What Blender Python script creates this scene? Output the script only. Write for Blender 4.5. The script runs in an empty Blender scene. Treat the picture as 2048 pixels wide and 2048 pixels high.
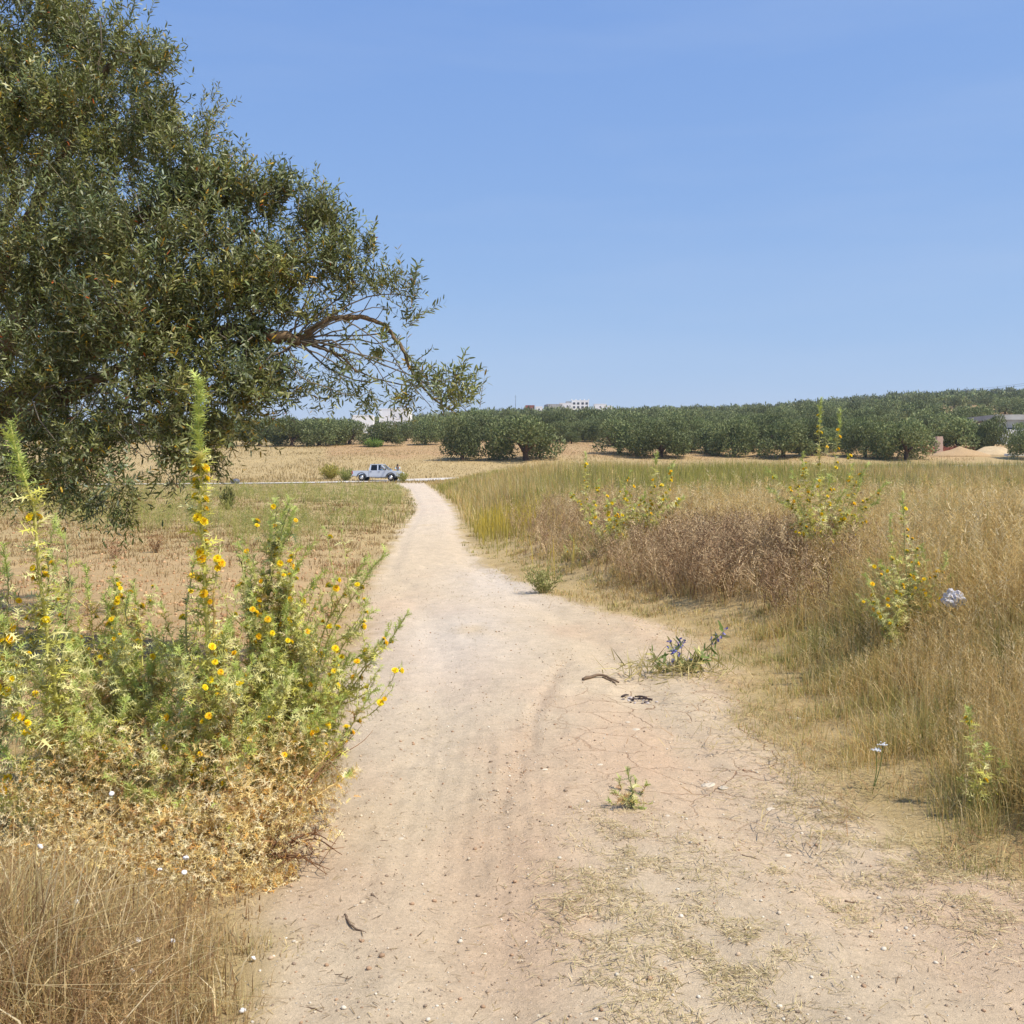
import bpy, bmesh, math
import numpy as np
from mathutils import Vector, Matrix

sc = bpy.context.scene
COL = sc.collection
R = math.radians
rng = np.random.default_rng(7)

# ------------------------------------------------------------------ camera, sky, sun, exposure
F = 2053.0                       # focal length in pixels of the 2048 px photograph
TH = math.atan(89.0 / F)         # the camera looks down a little
CAMZ = 1.6
cam = bpy.data.cameras.new("camera")
cam.sensor_fit = 'HORIZONTAL'; cam.sensor_width = 36.0
cam.lens = 36.0 * F / 2048.0
cam.clip_start = 0.05; cam.clip_end = 6000
camo = bpy.data.objects.new("camera", cam); COL.objects.link(camo)
camo.location = (0, 0, CAMZ); camo.rotation_euler = (math.pi / 2 - TH, 0, 0)
sc.camera = camo

SUN_EL, SUN_AZ = R(57), R(118)   # azimuth clockwise from +Y
W = bpy.data.worlds.new("World"); sc.world = W; W.use_nodes = True
wn = W.node_tree.nodes; wl = W.node_tree.links
sky = wn.new('ShaderNodeTexSky'); sky.sky_type = 'NISHITA'; sky.sun_disc = False
sky.sun_elevation = SUN_EL; sky.sun_rotation = SUN_AZ
sky.air_density = 1.0; sky.dust_density = 0.2; sky.ozone_density = 6.0; sky.altitude = 0
# the phone's sky: flatter and bluer than the raw model (per channel gain and gamma)
sp_in = wn.new('ShaderNodeSeparateColor'); sp_out = wn.new('ShaderNodeCombineColor'); wl.new(sky.outputs[0], sp_in.inputs[0])
for i, (g_, k_) in enumerate(((.60, 1.60), (.47, 2.13), (.20, 4.45))):
    p_ = wn.new('ShaderNodeMath'); p_.operation = 'POWER'; p_.inputs[1].default_value = g_; wl.new(sp_in.outputs[i], p_.inputs[0])
    m_ = wn.new('ShaderNodeMath'); m_.operation = 'MULTIPLY'; m_.inputs[1].default_value = k_; wl.new(p_.outputs[0], m_.inputs[0]); wl.new(m_.outputs[0], sp_out.inputs[i])
# a very faint veil of high cirrus
tcs = wn.new('ShaderNodeTexCoord'); mps = wn.new('ShaderNodeMapping'); mps.inputs['Rotation'].default_value = (0, R(7), 0); mps.inputs['Scale'].default_value = (1.6, 1.6, 11)
nzs = wn.new('ShaderNodeTexNoise'); nzs.inputs['Scale'].default_value = 1.5; nzs.inputs['Detail'].default_value = 5; rps = wn.new('ShaderNodeMapRange'); rps.inputs[1].default_value = .45; rps.inputs[2].default_value = .8; rps.inputs[3].default_value = 0; rps.inputs[4].default_value = .16
wl.new(tcs.outputs['Generated'], mps.inputs[0]); wl.new(mps.outputs[0], nzs.inputs['Vector']); wl.new(nzs.outputs['Fac'], rps.inputs[0])
mxs = wn.new('ShaderNodeMix'); mxs.data_type = 'RGBA'; wl.new(rps.outputs[0], mxs.inputs[0]); wl.new(sp_out.outputs[0], mxs.inputs[6]); mxs.inputs[7].default_value = (4.6, 5.3, 6.6, 1)
wl.new(mxs.outputs[2], wn['Background'].inputs[0])
wn['Background'].inputs[1].default_value = 0.10
sl = bpy.data.lights.new("sun", 'SUN'); sl.energy = 4.2; sl.angle = R(0.53); sl.color = (1.0, 0.95, 0.87)
so = bpy.data.objects.new("sun", sl); COL.objects.link(so)
sdir = Vector((math.sin(SUN_AZ) * math.cos(SUN_EL), math.cos(SUN_AZ) * math.cos(SUN_EL), math.sin(SUN_EL)))
so.rotation_euler = sdir.to_track_quat('Z', 'Y').to_euler()
sc.view_settings.view_transform = 'Standard'; sc.view_settings.look = 'None'
sc.view_settings.gamma = 1.0; sc.view_settings.exposure = 0.40
sc.render.engine = 'CYCLES'
sc.cycles.max_bounces = 7; sc.cycles.diffuse_bounces = 3; sc.cycles.glossy_bounces = 2
sc.cycles.transmission_bounces = 3; sc.cycles.transparent_max_bounces = 8

# ------------------------------------------------------------------ small maths
def srgb(r, g, b):
    f = lambda c: (c / 255 / 12.92) if c / 255 <= .04045 else ((c / 255 + .055) / 1.055) ** 2.4
    return np.array([f(r), f(g), f(b)])
def sstep(a, b, x):
    t = np.clip((np.asarray(x, float) - a) / (b - a), 0, 1); return t * t * (3 - 2 * t)
def _hash(ix, iy, s):
    h = (ix.astype(np.int64) * 374761393 + iy.astype(np.int64) * 668265263 + s * 1274126177) & 0xffffffff
    h = ((h ^ (h >> 13)) * 1274126177) & 0xffffffff
    return ((h ^ (h >> 16)) & 0xffff) / 65535.0
def vnoise(x, y, s=0):
    x = np.asarray(x, float); y = np.asarray(y, float)
    ix = np.floor(x); iy = np.floor(y); fx = x - ix; fy = y - iy
    fx = fx * fx * (3 - 2 * fx); fy = fy * fy * (3 - 2 * fy)
    a = _hash(ix, iy, s); b = _hash(ix + 1, iy, s); c = _hash(ix, iy + 1, s); d = _hash(ix + 1, iy + 1, s)
    return (a * (1 - fx) + b * fx) * (1 - fy) + (c * (1 - fx) + d * fx) * fy
def fbm(x, y, s=0, o=4):
    t = 0; amp = .5; n = 0
    for i in range(o):
        t = t + amp * vnoise(np.asarray(x) * 2 ** i + 17.3 * i, np.asarray(y) * 2 ** i - 9.1 * i, s + i); n += amp; amp *= .5
    return t / n
def gauss(x, y, cx, cy, rx, ry):
    return np.exp(-(((x - cx) / rx) ** 2 + ((y - cy) / ry) ** 2))
def P(px, py, D):
    """world point seen at photo pixel px, py at depth D metres ahead"""
    cy = (1024 - py) / F
    ry = math.cos(TH) + cy * math.sin(TH); rz = -math.sin(TH) + cy * math.cos(TH)
    return np.array([(px - 1024) / F / ry * D, D, CAMZ + rz / ry * D])
def norm(v):
    return v / np.maximum(np.linalg.norm(v, axis=-1, keepdims=True), 1e-9)

# ------------------------------------------------------------------ terrain
LY = [0, 2.95, 3.8, 5.34, 7.9, 15.3, 22.6, 38.6, 50, 73, 95, 107, 120]
LX = [-.75, -.78, -.86, -.97, -1.25, -2.08, -2.55, -3.6, -4.8, -7.3, -10.6, -12.2, -13]
RY = [0, 3.1, 3.5, 3.9, 4.3, 5.1, 6.5, 8.3, 10.2, 10.9, 12.4, 13.6, 16.8, 25, 38.6, 65, 95, 107, 120]
RX = [5.5, 4.2, 2.7, 1.95, 1.62, 1.5, 1.5, 1.7, 1.66, 1.25, .65, .32, -.48, -1.3, -2.15, -4.7, -7.9, -9.2, -10]
def pleft(y): return np.interp(y, LY, LX)
def pright(y): return np.interp(y, RY, RX)
HY = [-60, 0, 100, 110, 120, 132, 145, 180, 230, 300, 400, 500, 600, 700, 800, 1000, 1600, 3000]
HZ = [0, 0, 0, .15, .9, 2.1, 3.4, 5.9, 9.0, 13.0, 18.0, 23.5, 30, 36, 38, 30, 8, 0]
UX = [-1.2, -.5, -.2, -.12, 0, .21, .37, .5, 1.2]
UF = [.62, .70, .76, .88, 1.02, 1.07, 1.31, 1.40, 1.5]
def gz(x, y):
    x = np.asarray(x, float); y = np.asarray(y, float)
    yy = np.maximum(y, 1e-3)
    base = (np.interp(y - 4, HY, HZ) + np.interp(y, HY, HZ) + np.interp(y + 4, HY, HZ)) / 3
    fac = np.interp(x / np.maximum(yy, 60), UX, UF)
    z = base * (1 + (fac - 1) * sstep(110, 350, y))
    z = z + (fbm(x / 60, y / 60, 5) - .5) * 3.0 * sstep(150, 400, y) + (fbm(x / 14, y / 14, 6) - .5) * .5 * sstep(112, 150, y)
    rb = x - pright(y); lb = pleft(y) - x
    bank = .42 * sstep(.15, 2.4, rb) * (1 - .45 * sstep(15, 60, y)) * (1 - sstep(95, 112, y)) * sstep(1.0, 4.5, y)
    bank = bank + .10 * sstep(0, 1.2, lb) * (1 - sstep(60, 100, y))
    bank = bank + .80 * sstep(1.5, 6, rb) * sstep(22, 52, y) * (1 - sstep(88, 110, y))
    outside = np.maximum(sstep(.1, .6, rb), sstep(.1, .6, lb))
    z = z + bank + outside * (fbm(x * 1.3, y * 1.3, 9) - .5) * .10 * (1 - sstep(40, 90, y))
    return z
def pathness(x, y):
    e = np.minimum(x - pleft(y), pright(y) - x)
    n = (fbm(x * 2.2, y * 2.2, 21, 4) - .5) * .5 + (fbm(x * 9, y * 9, 25, 2) - .5) * .12
    return sstep(-.16, .16, e + n * np.clip(.5 + y * .02, .5, 1.2)) * (1 - sstep(104, 110, y))

C_PATH = srgb(204, 182, 150); C_PALE = srgb(207, 192, 173); C_RED = srgb(200, 165, 132); C_STRAW = srgb(174, 150, 106)
C_SOIL = srgb(184, 152, 111); C_DRY = srgb(184, 160, 112); C_OLGR = srgb(176, 140, 100)
def ground_color(x, y):
    """albedo of earth, straw and path dust"""
    n1 = fbm(x * .5, y * .22, 31); n2 = fbm(x * 1.7, y * .8, 32); n3 = fbm(x * 7, y * 4, 33, 3)
    r = sstep(.47, .66, .55 * n1 + .45 * n2)[..., None]
    c = C_PATH + (C_RED - C_PATH) * r * .4
    pale = np.maximum(gauss(x, y, -.55, 9.6, .75, 3.0), gauss(x, y, -.1, 14.5, .8, 3.2))
    pale = np.maximum(pale, sstep(14, 40, y) * .6) * sstep(.25, .55, n2 + .2)
    c = c + (C_PALE - c) * (pale * .85)[..., None]
    red = np.maximum(gauss(x, y, .9, 5.2, .5, .9) * .7, gauss(x, y, .05, 4.3, .28, 1.3) * .6)
    red = np.maximum(red, gauss(x, y, 1.65, 3.6, .5, .5) * .5) * (.2 + n3) * .75
    c = c + (C_RED - c) * np.clip(red, 0, 1)[..., None]
    st = fbm(x * 7, y * .7, 36, 3); c = c * (.86 + .16 * n3 + .13 * st)[..., None]
    # outside the path
    o = C_STRAW + (C_DRY - C_STRAW) * n2[..., None]
    redsoil = np.clip(gauss(x, y, -4.6, 14, 3.4, 4.5) * (1.6 * n2) + gauss(x, y, -3.5, 9, 2.5, 3.5) * .6, 0, .62)
    o = o + (C_SOIL - o) * redsoil[..., None]
    grove = sstep(132, 150, y + 14 * (n1 - .5)) * sstep(.12, -.5 + .62, x / np.maximum(y, 1) + .3)
    o = o + (C_OLGR - o) * (grove * (.4 + .6 * n1))[..., None]
    o = o * (.80 + .4 * n3)[..., None]
    p = pathness(x, y)[..., None]
    return o * (1 - p) + c * p

# ------------------------------------------------------------------ materials
def mat_attr(name, rough=.9, transl=0.0, spec=.2, bump=None, attr='Col'):
    m = bpy.data.materials.new(name); m.use_nodes = True
    nt = m.node_tree; n = nt.nodes; l = nt.links
    b = n['Principled BSDF']; b.inputs['Roughness'].default_value = rough
    b.inputs['Specular IOR Level'].default_value = spec
    a = n.new('ShaderNodeAttribute'); a.attribute_name = attr
    l.new(a.outputs['Color'], b.inputs['Base Color'])
    if transl:
        t = n.new('ShaderNodeBsdfTranslucent'); mx = n.new('ShaderNodeMixShader'); mx.inputs[0].default_value = transl
        l.new(a.outputs['Color'], t.inputs[0]); l.new(b.outputs[0], mx.inputs[1]); l.new(t.outputs[0], mx.inputs[2])
        l.new(mx.outputs[0], n['Material Output'].inputs['Surface'])
    return m
def mat(name, col, rough=.6, metal=0.0, spec=.4, noise=0.0, nscale=8.0, bump=0.0, trans=0.0, coat=0.0):
    m = bpy.data.materials.new(name); m.use_nodes = True
    nt = m.node_tree; n = nt.nodes; l = nt.links; b = n['Principled BSDF']
    b.inputs['Base Color'].default_value = (*col, 1); b.inputs['Roughness'].default_value = rough
    b.inputs['Metallic'].default_value = metal; b.inputs['Specular IOR Level'].default_value = spec
    b.inputs['Coat Weight'].default_value = coat
    if trans: b.inputs['Transmission Weight'].default_value = trans
    if noise or bump:
        tc = n.new('ShaderNodeTexCoord'); t = n.new('ShaderNodeTexNoise'); t.inputs['Scale'].default_value = nscale; t.inputs['Detail'].default_value = 6
        l.new(tc.outputs['Object'], t.inputs['Vector'])
        if noise:
            r = n.new('ShaderNodeValToRGB'); r.color_ramp.elements[0].position = .3; r.color_ramp.elements[1].position = .7
            r.color_ramp.elements[0].color = (*np.array(col) * (1 - noise), 1); r.color_ramp.elements[1].color = (*np.minimum(np.array(col) * (1 + noise), .95), 1)
            l.new(t.outputs['Fac'], r.inputs[0]); l.new(r.outputs[0], b.inputs['Base Color'])
        if bump:
            bp = n.new('ShaderNodeBump'); bp.inputs['Strength'].default_value = bump; bp.inputs['Distance'].default_value = .02
            l.new(t.outputs['Fac'], bp.inputs['Height']); l.new(bp.outputs[0], b.inputs['Normal'])
    return m
def mat_ground():
    m = bpy.data.materials.new("earth"); m.use_nodes = True
    nt = m.node_tree; n = nt.nodes; l = nt.links; b = n['Principled BSDF']
    b.inputs['Roughness'].default_value = .95; b.inputs['Specular IOR Level'].default_value = .1
    a = n.new('ShaderNodeAttribute'); a.attribute_name = 'Col'
    g = n.new('ShaderNodeNewGeometry')
    def noise(scale, det, rough=.6):
        t = n.new('ShaderNodeTexNoise'); t.inputs['Scale'].default_value = scale; t.inputs['Detail'].default_value = det; t.inputs['Roughness'].default_value = rough
        l.new(g.outputs['Position'], t.inputs['Vector']); return t
    def ramp(src, p0, c0, p1, c1):
        r = n.new('ShaderNodeValToRGB'); e = r.color_ramp.elements
        e[0].position = p0; e[0].color = (c0, c0, c0, 1); e[1].position = p1; e[1].color = (c1, c1, c1, 1)
        l.new(src, r.inputs[0]); return r
    def mul(c, f):
        x = n.new('ShaderNodeMix'); x.data_type = 'RGBA'; x.blend_type = 'MULTIPLY'; x.inputs[0].default_value = 1
        l.new(c, x.inputs[6]); l.new(f, x.inputs[7]); return x.outputs[2]
    fine = noise(55, 8, .75); grit = noise(260, 4, .7); mid = noise(9, 6, .65)
    c = mul(a.outputs['Color'], ramp(fine.outputs['Fac'], .3, .80, .68, 1.12).outputs[0])
    c = mul(c, ramp(grit.outputs['Fac'], .28, .68, .52, 1.04).outputs[0])
    c = mul(c, ramp(mid.outputs['Fac'], .3, .90, .7, 1.06).outputs[0])
    # grit grains: pale and dark flecks
    v = n.new('ShaderNodeTexVoronoi'); v.inputs['Scale'].default_value = 70; l.new(g.outputs['Position'], v.inputs['Vector'])
    sp = n.new('ShaderNodeSeparateColor'); l.new(v.outputs['Color'], sp.inputs[0])
    near = ramp(v.outputs['Distance'], .16, 1, .24, 0); pick = ramp(sp.outputs[0], .86, 0, .88, 1)
    mm = n.new('ShaderNodeMath'); mm.operation = 'MULTIPLY'; l.new(near.outputs[0], mm.inputs[0]); l.new(pick.outputs[0], mm.inputs[1])
    gc = n.new('ShaderNodeValToRGB'); l.new(sp.outputs[1], gc.inputs[0])
    gc.color_ramp.elements[0].color = (*srgb(120, 100, 80), 1); gc.color_ramp.elements[1].color = (*srgb(222, 212, 196), 1)
    mx = n.new('ShaderNodeMix'); mx.data_type = 'RGBA'; l.new(mm.outputs[0], mx.inputs[0]); l.new(c, mx.inputs[6]); l.new(gc.outputs[0], mx.inputs[7])
    c = mx.outputs[2]
    # drying cracks where the attribute asks for them
    k = n.new('ShaderNodeAttribute'); k.attribute_name = 'crack'
    w = n.new('ShaderNodeMix'); w.data_type = 'VECTOR'; w.inputs[0].default_value = .13
    l.new(g.outputs['Position'], w.inputs[4]); l.new(noise(4, 5).outputs['Color'], w.inputs[5])
    cv = n.new('ShaderNodeTexVoronoi'); cv.feature = 'DISTANCE_TO_EDGE'; cv.inputs['Scale'].default_value = 3.8; l.new(w.outputs[1], cv.inputs['Vector'])
    cr = ramp(cv.outputs['Distance'], .002, .95, .017, 0)
    ck = n.new('ShaderNodeMath'); ck.operation = 'MULTIPLY'; l.new(cr.outputs[0], ck.inputs[0]); l.new(k.outputs['Fac'], ck.inputs[1])
    cm = n.new('ShaderNodeMix'); cm.data_type = 'RGBA'; l.new(ck.outputs[0], cm.inputs[0]); l.new(c, cm.inputs[6]); cm.inputs[7].default_value = (*srgb(142, 108, 80), 1)
    l.new(cm.outputs[2], b.inputs['Base Color'])
    h = n.new('ShaderNodeMath'); h.operation = 'MULTIPLY_ADD'; l.new(grit.outputs['Fac'], h.inputs[0]); h.inputs[1].default_value = .35; l.new(fine.outputs['Fac'], h.inputs[2])
    h2 = n.new('ShaderNodeMath'); h2.operation = 'MULTIPLY_ADD'; l.new(mm.outputs[0], h2.inputs[0]); h2.inputs[1].default_value = .5; l.new(h.outputs[0], h2.inputs[2])
    h3 = n.new('ShaderNodeMath'); h3.operation = 'MULTIPLY_ADD'; l.new(ck.outputs[0], h3.inputs[0]); h3.inputs[1].default_value = -.5; l.new(h2.outputs[0], h3.inputs[2])
    bp = n.new('ShaderNodeBump'); bp.inputs['Strength'].default_value = .85; bp.inputs['Distance'].default_value = .013
    l.new(h3.outputs[0], bp.inputs['Height']); l.new(bp.outputs[0], b.inputs['Normal'])
    return m
M_EARTH = mat_ground()
M_GRASS = mat_attr("grass_blade", .75, .42, .25)
M_LEAF = mat_attr("olive_leaf", .55, .20, .3)
M_FARLEAF = mat_attr("far_olive_leaf", .7, .15, .15)
nt = M_FARLEAF.node_tree; oi = nt.nodes.new('ShaderNodeObjectInfo'); mr = nt.nodes.new('ShaderNodeMapRange'); mr.inputs[3].default_value = .68; mr.inputs[4].default_value = 1.38
nt.links.new(oi.outputs['Random'], mr.inputs[0]); vm = nt.nodes.new('ShaderNodeVectorMath'); vm.operation = 'SCALE'; at_ = [q for q in nt.nodes if q.type == 'ATTRIBUTE'][0]
nt.links.new(at_.outputs['Color'], vm.inputs[0]); nt.links.new(mr.outputs[0], vm.inputs['Scale'])
for l_ in [l_ for l_ in nt.links if l_.from_node == at_ and l_.to_node != vm]: t_ = l_.to_socket; nt.links.remove(l_); nt.links.new(vm.outputs[0], t_)
M_THISTLE = mat_attr("thistle_leaf", .6, .25, .3)
M_FLOWER = mat_attr("flower_petal", .6, .25, .2)
M_TWIG = mat_attr("dry_twig", .85, 0, .15)
M_STONE = mat_attr("limestone", .9, 0, .2)
M_BARK = mat("olive_bark", srgb(112, 92, 68), .95, noise=.45, nscale=14, bump=.9, spec=.1)
M_FARBARK = mat("far_bark", srgb(92, 74, 58), .95, noise=.3, nscale=3)
M_WHITEWASH = mat("whitewash", (.80, .80, .78), .85, noise=.05, nscale=.8)
M_GREYWALL = mat("bare_render", (.34, .33, .31), .9, noise=.2, nscale=.7, bump=.2)
M_CONCRETE = mat("concrete", (.38, .37, .34), .9, noise=.15, nscale=.6, bump=.2)
M_BRICK = mat("terracotta_brick", srgb(150, 88, 68), .9, noise=.3, nscale=2.2, bump=.3)
M_DARKGLASS = mat("window_dark", (.03, .035, .045), .15, spec=.6)
M_BLUEDOOR = mat("blue_paint", srgb(90, 110, 150), .5)
M_WOOD = mat("weathered_wood", srgb(120, 98, 74), .9, noise=.2)
M_SAND = mat("builders_sand", srgb(190, 166, 128), .95, noise=.12, nscale=1.5, bump=.5)
M_CABLE = mat("cable", (.05, .05, .05), .6)

# ------------------------------------------------------------------ object helpers
def tag(o, label=None, cat=None, group=None, kind=None):
    if label: o['label'] = label
    if cat: o['category'] = cat
    if group: o['group'] = group
    if kind: o['kind'] = kind
    return o
def empty(name, loc=(0, 0, 0), rz=0):
    o = bpy.data.objects.new(name, None); COL.objects.link(o); o.empty_display_size = .2
    o.location = tuple(float(v) for v in loc); o.rotation_euler = (0, 0, rz); return o
def mesh_np(name, V, polys, m, parent=None, C=None, smooth=False, extra=None):
    """polys: list of (n,k) int arrays"""
    me = bpy.data.meshes.new(name)
    V = np.ascontiguousarray(V, dtype=np.float32)
    polys = [p for p in polys if len(p)]
    loops = np.concatenate([p.reshape(-1) for p in polys]).astype(np.int32)
    cnt = np.concatenate([np.full(len(p), p.shape[1], np.int32) for p in polys])
    st = np.concatenate([[0], np.cumsum(cnt)[:-1]]).astype(np.int32)
    me.vertices.add(len(V)); me.vertices.foreach_set('co', V.reshape(-1))
    me.loops.add(len(loops)); me.loops.foreach_set('vertex_index', loops)
    me.polygons.add(len(cnt)); me.polygons.foreach_set('loop_start', st); me.polygons.foreach_set('loop_total', cnt)
    me.update(calc_edges=True)
    if smooth: me.polygons.foreach_set('use_smooth', np.ones(len(cnt), bool))
    if C is not None:
        C4 = np.ones((len(V), 4), np.float32); C4[:, :3] = np.clip(C, 0, .95)
        at = me.color_attributes.new('Col', 'FLOAT_COLOR', 'POINT'); at.data.foreach_set('color', C4.reshape(-1))
    if extra:
        for k, v in extra.items():
            at = me.attributes.new(k, 'FLOAT', 'POINT'); at.data.foreach_set('value', np.asarray(v, np.float32))
    if m: me.materials.append(m)
    o = bpy.data.objects.new(name, me); COL.objects.link(o)
    if parent: o.parent = parent
    return o
class Bag:
    """gathers numpy geometry for ONE mesh"""
    def __init__(s): s.V = []; s.P = {}; s.C = []; s.n = 0
    def add(s, V, polys, C):
        s.V.append(V); s.C.append(np.broadcast_to(C, V.shape))
        for p in polys: s.P.setdefault(p.shape[1], []).append(p + s.n)
        s.n += len(V)
    def build(s, name, m, parent=None, smooth=False, origin=None):
        V = np.concatenate(s.V)
        if origin is not None: V = V - np.asarray(origin)
        return mesh_np(name, V, [np.concatenate(p) for p in s.P.values()], m, parent, np.concatenate(s.C), smooth)
def tube_np(pts, r, k=6):
    pts = np.asarray(pts, float); n = len(pts); r = np.broadcast_to(np.asarray(r, float), (n,))
    t = norm(np.gradient(pts, axis=0)); up = np.array([0.31, 0.2, .93]); 
    a = norm(np.cross(t, up)); b = np.cross(t, a); th = np.arange(k) * 2 * math.pi / k
    V = pts[:, None] + r[:, None, None] * (np.cos(th)[None, :, None] * a[:, None] + np.sin(th)[None, :, None] * b[:, None])
    V = V.reshape(-1, 3); i = np.arange(n - 1)[:, None] * k; j = np.arange(k)[None]; j2 = (j + 1) % k
    q = np.stack([i + j, i + j2, i + k + j2, i + k + j], -1).reshape(-1, 4)
    caps = np.stack([np.arange(k)[::-1], (n - 1) * k + np.arange(k)])
    return V, [q, caps]
def smooth_line(pts, n=16):
    pts = np.asarray(pts, float); m = len(pts)
    ext = np.vstack([2 * pts[0] - pts[1], pts, 2 * pts[-1] - pts[-2]]); out = []
    tt = np.linspace(0, m - 1, n)
    for t in tt:
        i = min(int(t), m - 2); u = t - i; p0, p1, p2, p3 = ext[i:i + 4]
        out.append(.5 * ((2 * p1) + (-p0 + p2) * u + (2 * p0 - 5 * p1 + 4 * p2 - p3) * u * u + (-p0 + 3 * p1 - 3 * p2 + p3) * u ** 3))
    return np.array(out)
def stamp(tV, tP, pos, D, N, L, C, tipmix=None, tipC=None, width=None):
    """copies of a template: local x along D, z along N; scale L; per copy colour C (n,3)"""
    n = len(pos); D = norm(D); S = norm(np.cross(N, D)); Nn = np.cross(D, S)
    L = np.broadcast_to(np.asarray(L, float), (n,)); w = L if width is None else np.broadcast_to(np.asarray(width, float), (n,))
    V = pos[:, None] + tV[None, :, 0:1] * (D * L[:, None])[:, None] + tV[None, :, 1:2] * (S * w[:, None])[:, None] + tV[None, :, 2:3] * (Nn * w[:, None])[:, None]
    k = len(tV); off = (np.arange(n) * k)[:, None, None]
    polys = [(p[None] + off).reshape(-1, p.shape[1]) for p in tP]
    Cc = np.repeat(np.asarray(C)[:, None], k, 1)
    if tipmix is not None: Cc = Cc * (1 - tipmix[None, :, None]) + np.asarray(tipC)[:, None] * tipmix[None, :, None]
    return V.reshape(-1, 3), polys, Cc.reshape(-1, 3)
def blades(pos, H, W_, az, lean, C0, C1):
    n = len(pos); d = np.stack([np.cos(az), np.sin(az), np.zeros(n)], -1); fa = az + rng.uniform(0.6, 2.5, n)
    s = np.stack([np.cos(fa), np.sin(fa), np.zeros(n)], -1); up = np.array([0, 0, 1.0])
    def at(t): 
        return pos + up * (H * (t - .35 * np.clip(lean, 0, 1.2) * t * t))[:, None] + d * (H * lean * t * t)[:, None]
    a, m, e = at(0), at(.55), at(1.0); w = W_[:, None]
    V = np.stack([a - s * w * .5, a + s * w * .5, m - s * w * .42, m + s * w * .42, e], 1).reshape(-1, 3)
    o = (np.arange(n) * 5)[:, None]
    q = o + np.array([0, 1, 3, 2]); t3 = o + np.array([2, 3, 4])
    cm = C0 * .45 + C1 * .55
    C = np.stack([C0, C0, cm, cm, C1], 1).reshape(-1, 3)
    return V, [q, t3], C
def rdir(n, up=0.0):
    v = norm(rng.normal(size=(n, 3))); v[:, 2] += up; return norm(v)
def jit(c, n, s=.12, hue=.05):
    return np.asarray(c) * (1 + rng.normal(0, s, (n, 1))) * (1 + rng.normal(0, hue, (n, 3)))

# templates
T_OLEAF = np.array([[0, 0, 0], [.3, .5, .02], [.3, -.5, .02], [.72, .42, .0], [.72, -.42, .0], [1, 0, -.08]]) * [1, .22, 1]
P_OLEAF = [np.array([[0, 2, 1], [3, 4, 5]]), np.array([[1, 2, 4, 3]])]
def thistle_leaf():
    V = []; tri = []; quad = []; tip = []
    xs = [0, .18, .4, .62, .82]; w = [.03, .06, .065, .05, .03]; zc = [0, .05, .07, .03, -.05]
    for x, ww, z in zip(xs, w, zc): V += [[x, ww, z], [x, -ww, z]]; tip += [0, 0]
    for i in range(4): quad.append([2 * i, 2 * i + 1, 2 * i + 3, 2 * i + 2])
    V.append([1.05, 0, -.12]); tip.append(1); tri.append([8, 9, 10])
    for i in range(1, 5):
        for s in (1, -1):
            b = len(V); x = xs[i]; ln = [.0, .32, .36, .30, .22][i]
            V += [[x - .06, s * w[i] * .8, zc[i]], [x + .05, s * w[i] * .8, zc[i]], [x + .10 + .05 * i * .5, s * (w[i] + ln), zc[i] + (.10 if i % 2 else -.03)]]
            tip += [0, 0, 1]; tri.append([b, b + 1, b + 2])
    return np.array(V), [np.array(tri), np.array(quad)], np.array(tip, float)
T_TL, P_TL, TIP_TL = thistle_leaf(); T_DL = T_TL * [1, .62, 1.6]
def flower_template():
    V = []; tri = []; quad = []; C = []
    for ring, (n, r, z, c) in enumerate([(15, 1.0, .10, srgb(255, 222, 32)), (12, .72, .32, srgb(255, 226, 46)), (8, .45, .5, srgb(255, 208, 30))]):
        for i in range(n):
            a = 2 * math.pi * (i + .37 * ring) / n; ca, sa = math.cos(a), math.sin(a); w = .20 * (1 - .2 * ring)
            b = len(V); zz = z + (.1 if i % 3 == 0 else 0)
            V += [[.08 * ca, .08 * sa, 0], [r * .7 * ca - w * sa, r * .7 * sa + w * ca, zz], [r * .7 * ca + w * sa, r * .7 * sa - w * ca, zz], [r * ca - w * .6 * sa, r * sa + w * .6 * ca, zz + .05], [r * ca + w * .6 * sa, r * sa - w * .6 * ca, zz + .05]]
            C += [c * .9, c, c, c, c]; tri.append([b, b + 2, b + 1]); quad.append([b + 1, b + 2, b + 4, b + 3])
    g = srgb(140, 150, 60); k = 8; b = len(V)
    for i in range(k):
        a = 2 * math.pi * i / k
        V += [[.42 * math.cos(a), .42 * math.sin(a), .02], [.3 * math.cos(a), .3 * math.sin(a), -.75]]; C += [g, g * .8]
    for i in range(k): j = (i + 1) % k; quad.append([b + 2 * i, b + 2 * j, b + 2 * j + 1, b + 2 * i + 1])
    for i in range(9):   # spiny bracts
        a = 2 * math.pi * i / 9; b = len(V); ca, sa = math.cos(a), math.sin(a)
        V += [[.3 * ca - .12 * sa, .3 * sa + .12 * ca, -.6], [.3 * ca + .12 * sa, .3 * sa - .12 * ca, -.6], [1.15 * ca, 1.15 * sa, .1]]; C += [g, g, srgb(190, 190, 110)]; tri.append([b, b + 1, b + 2])
    return np.array(V), [np.array(tri), np.array(quad)], np.array(C)
FV, FP, FC = flower_template()
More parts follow.
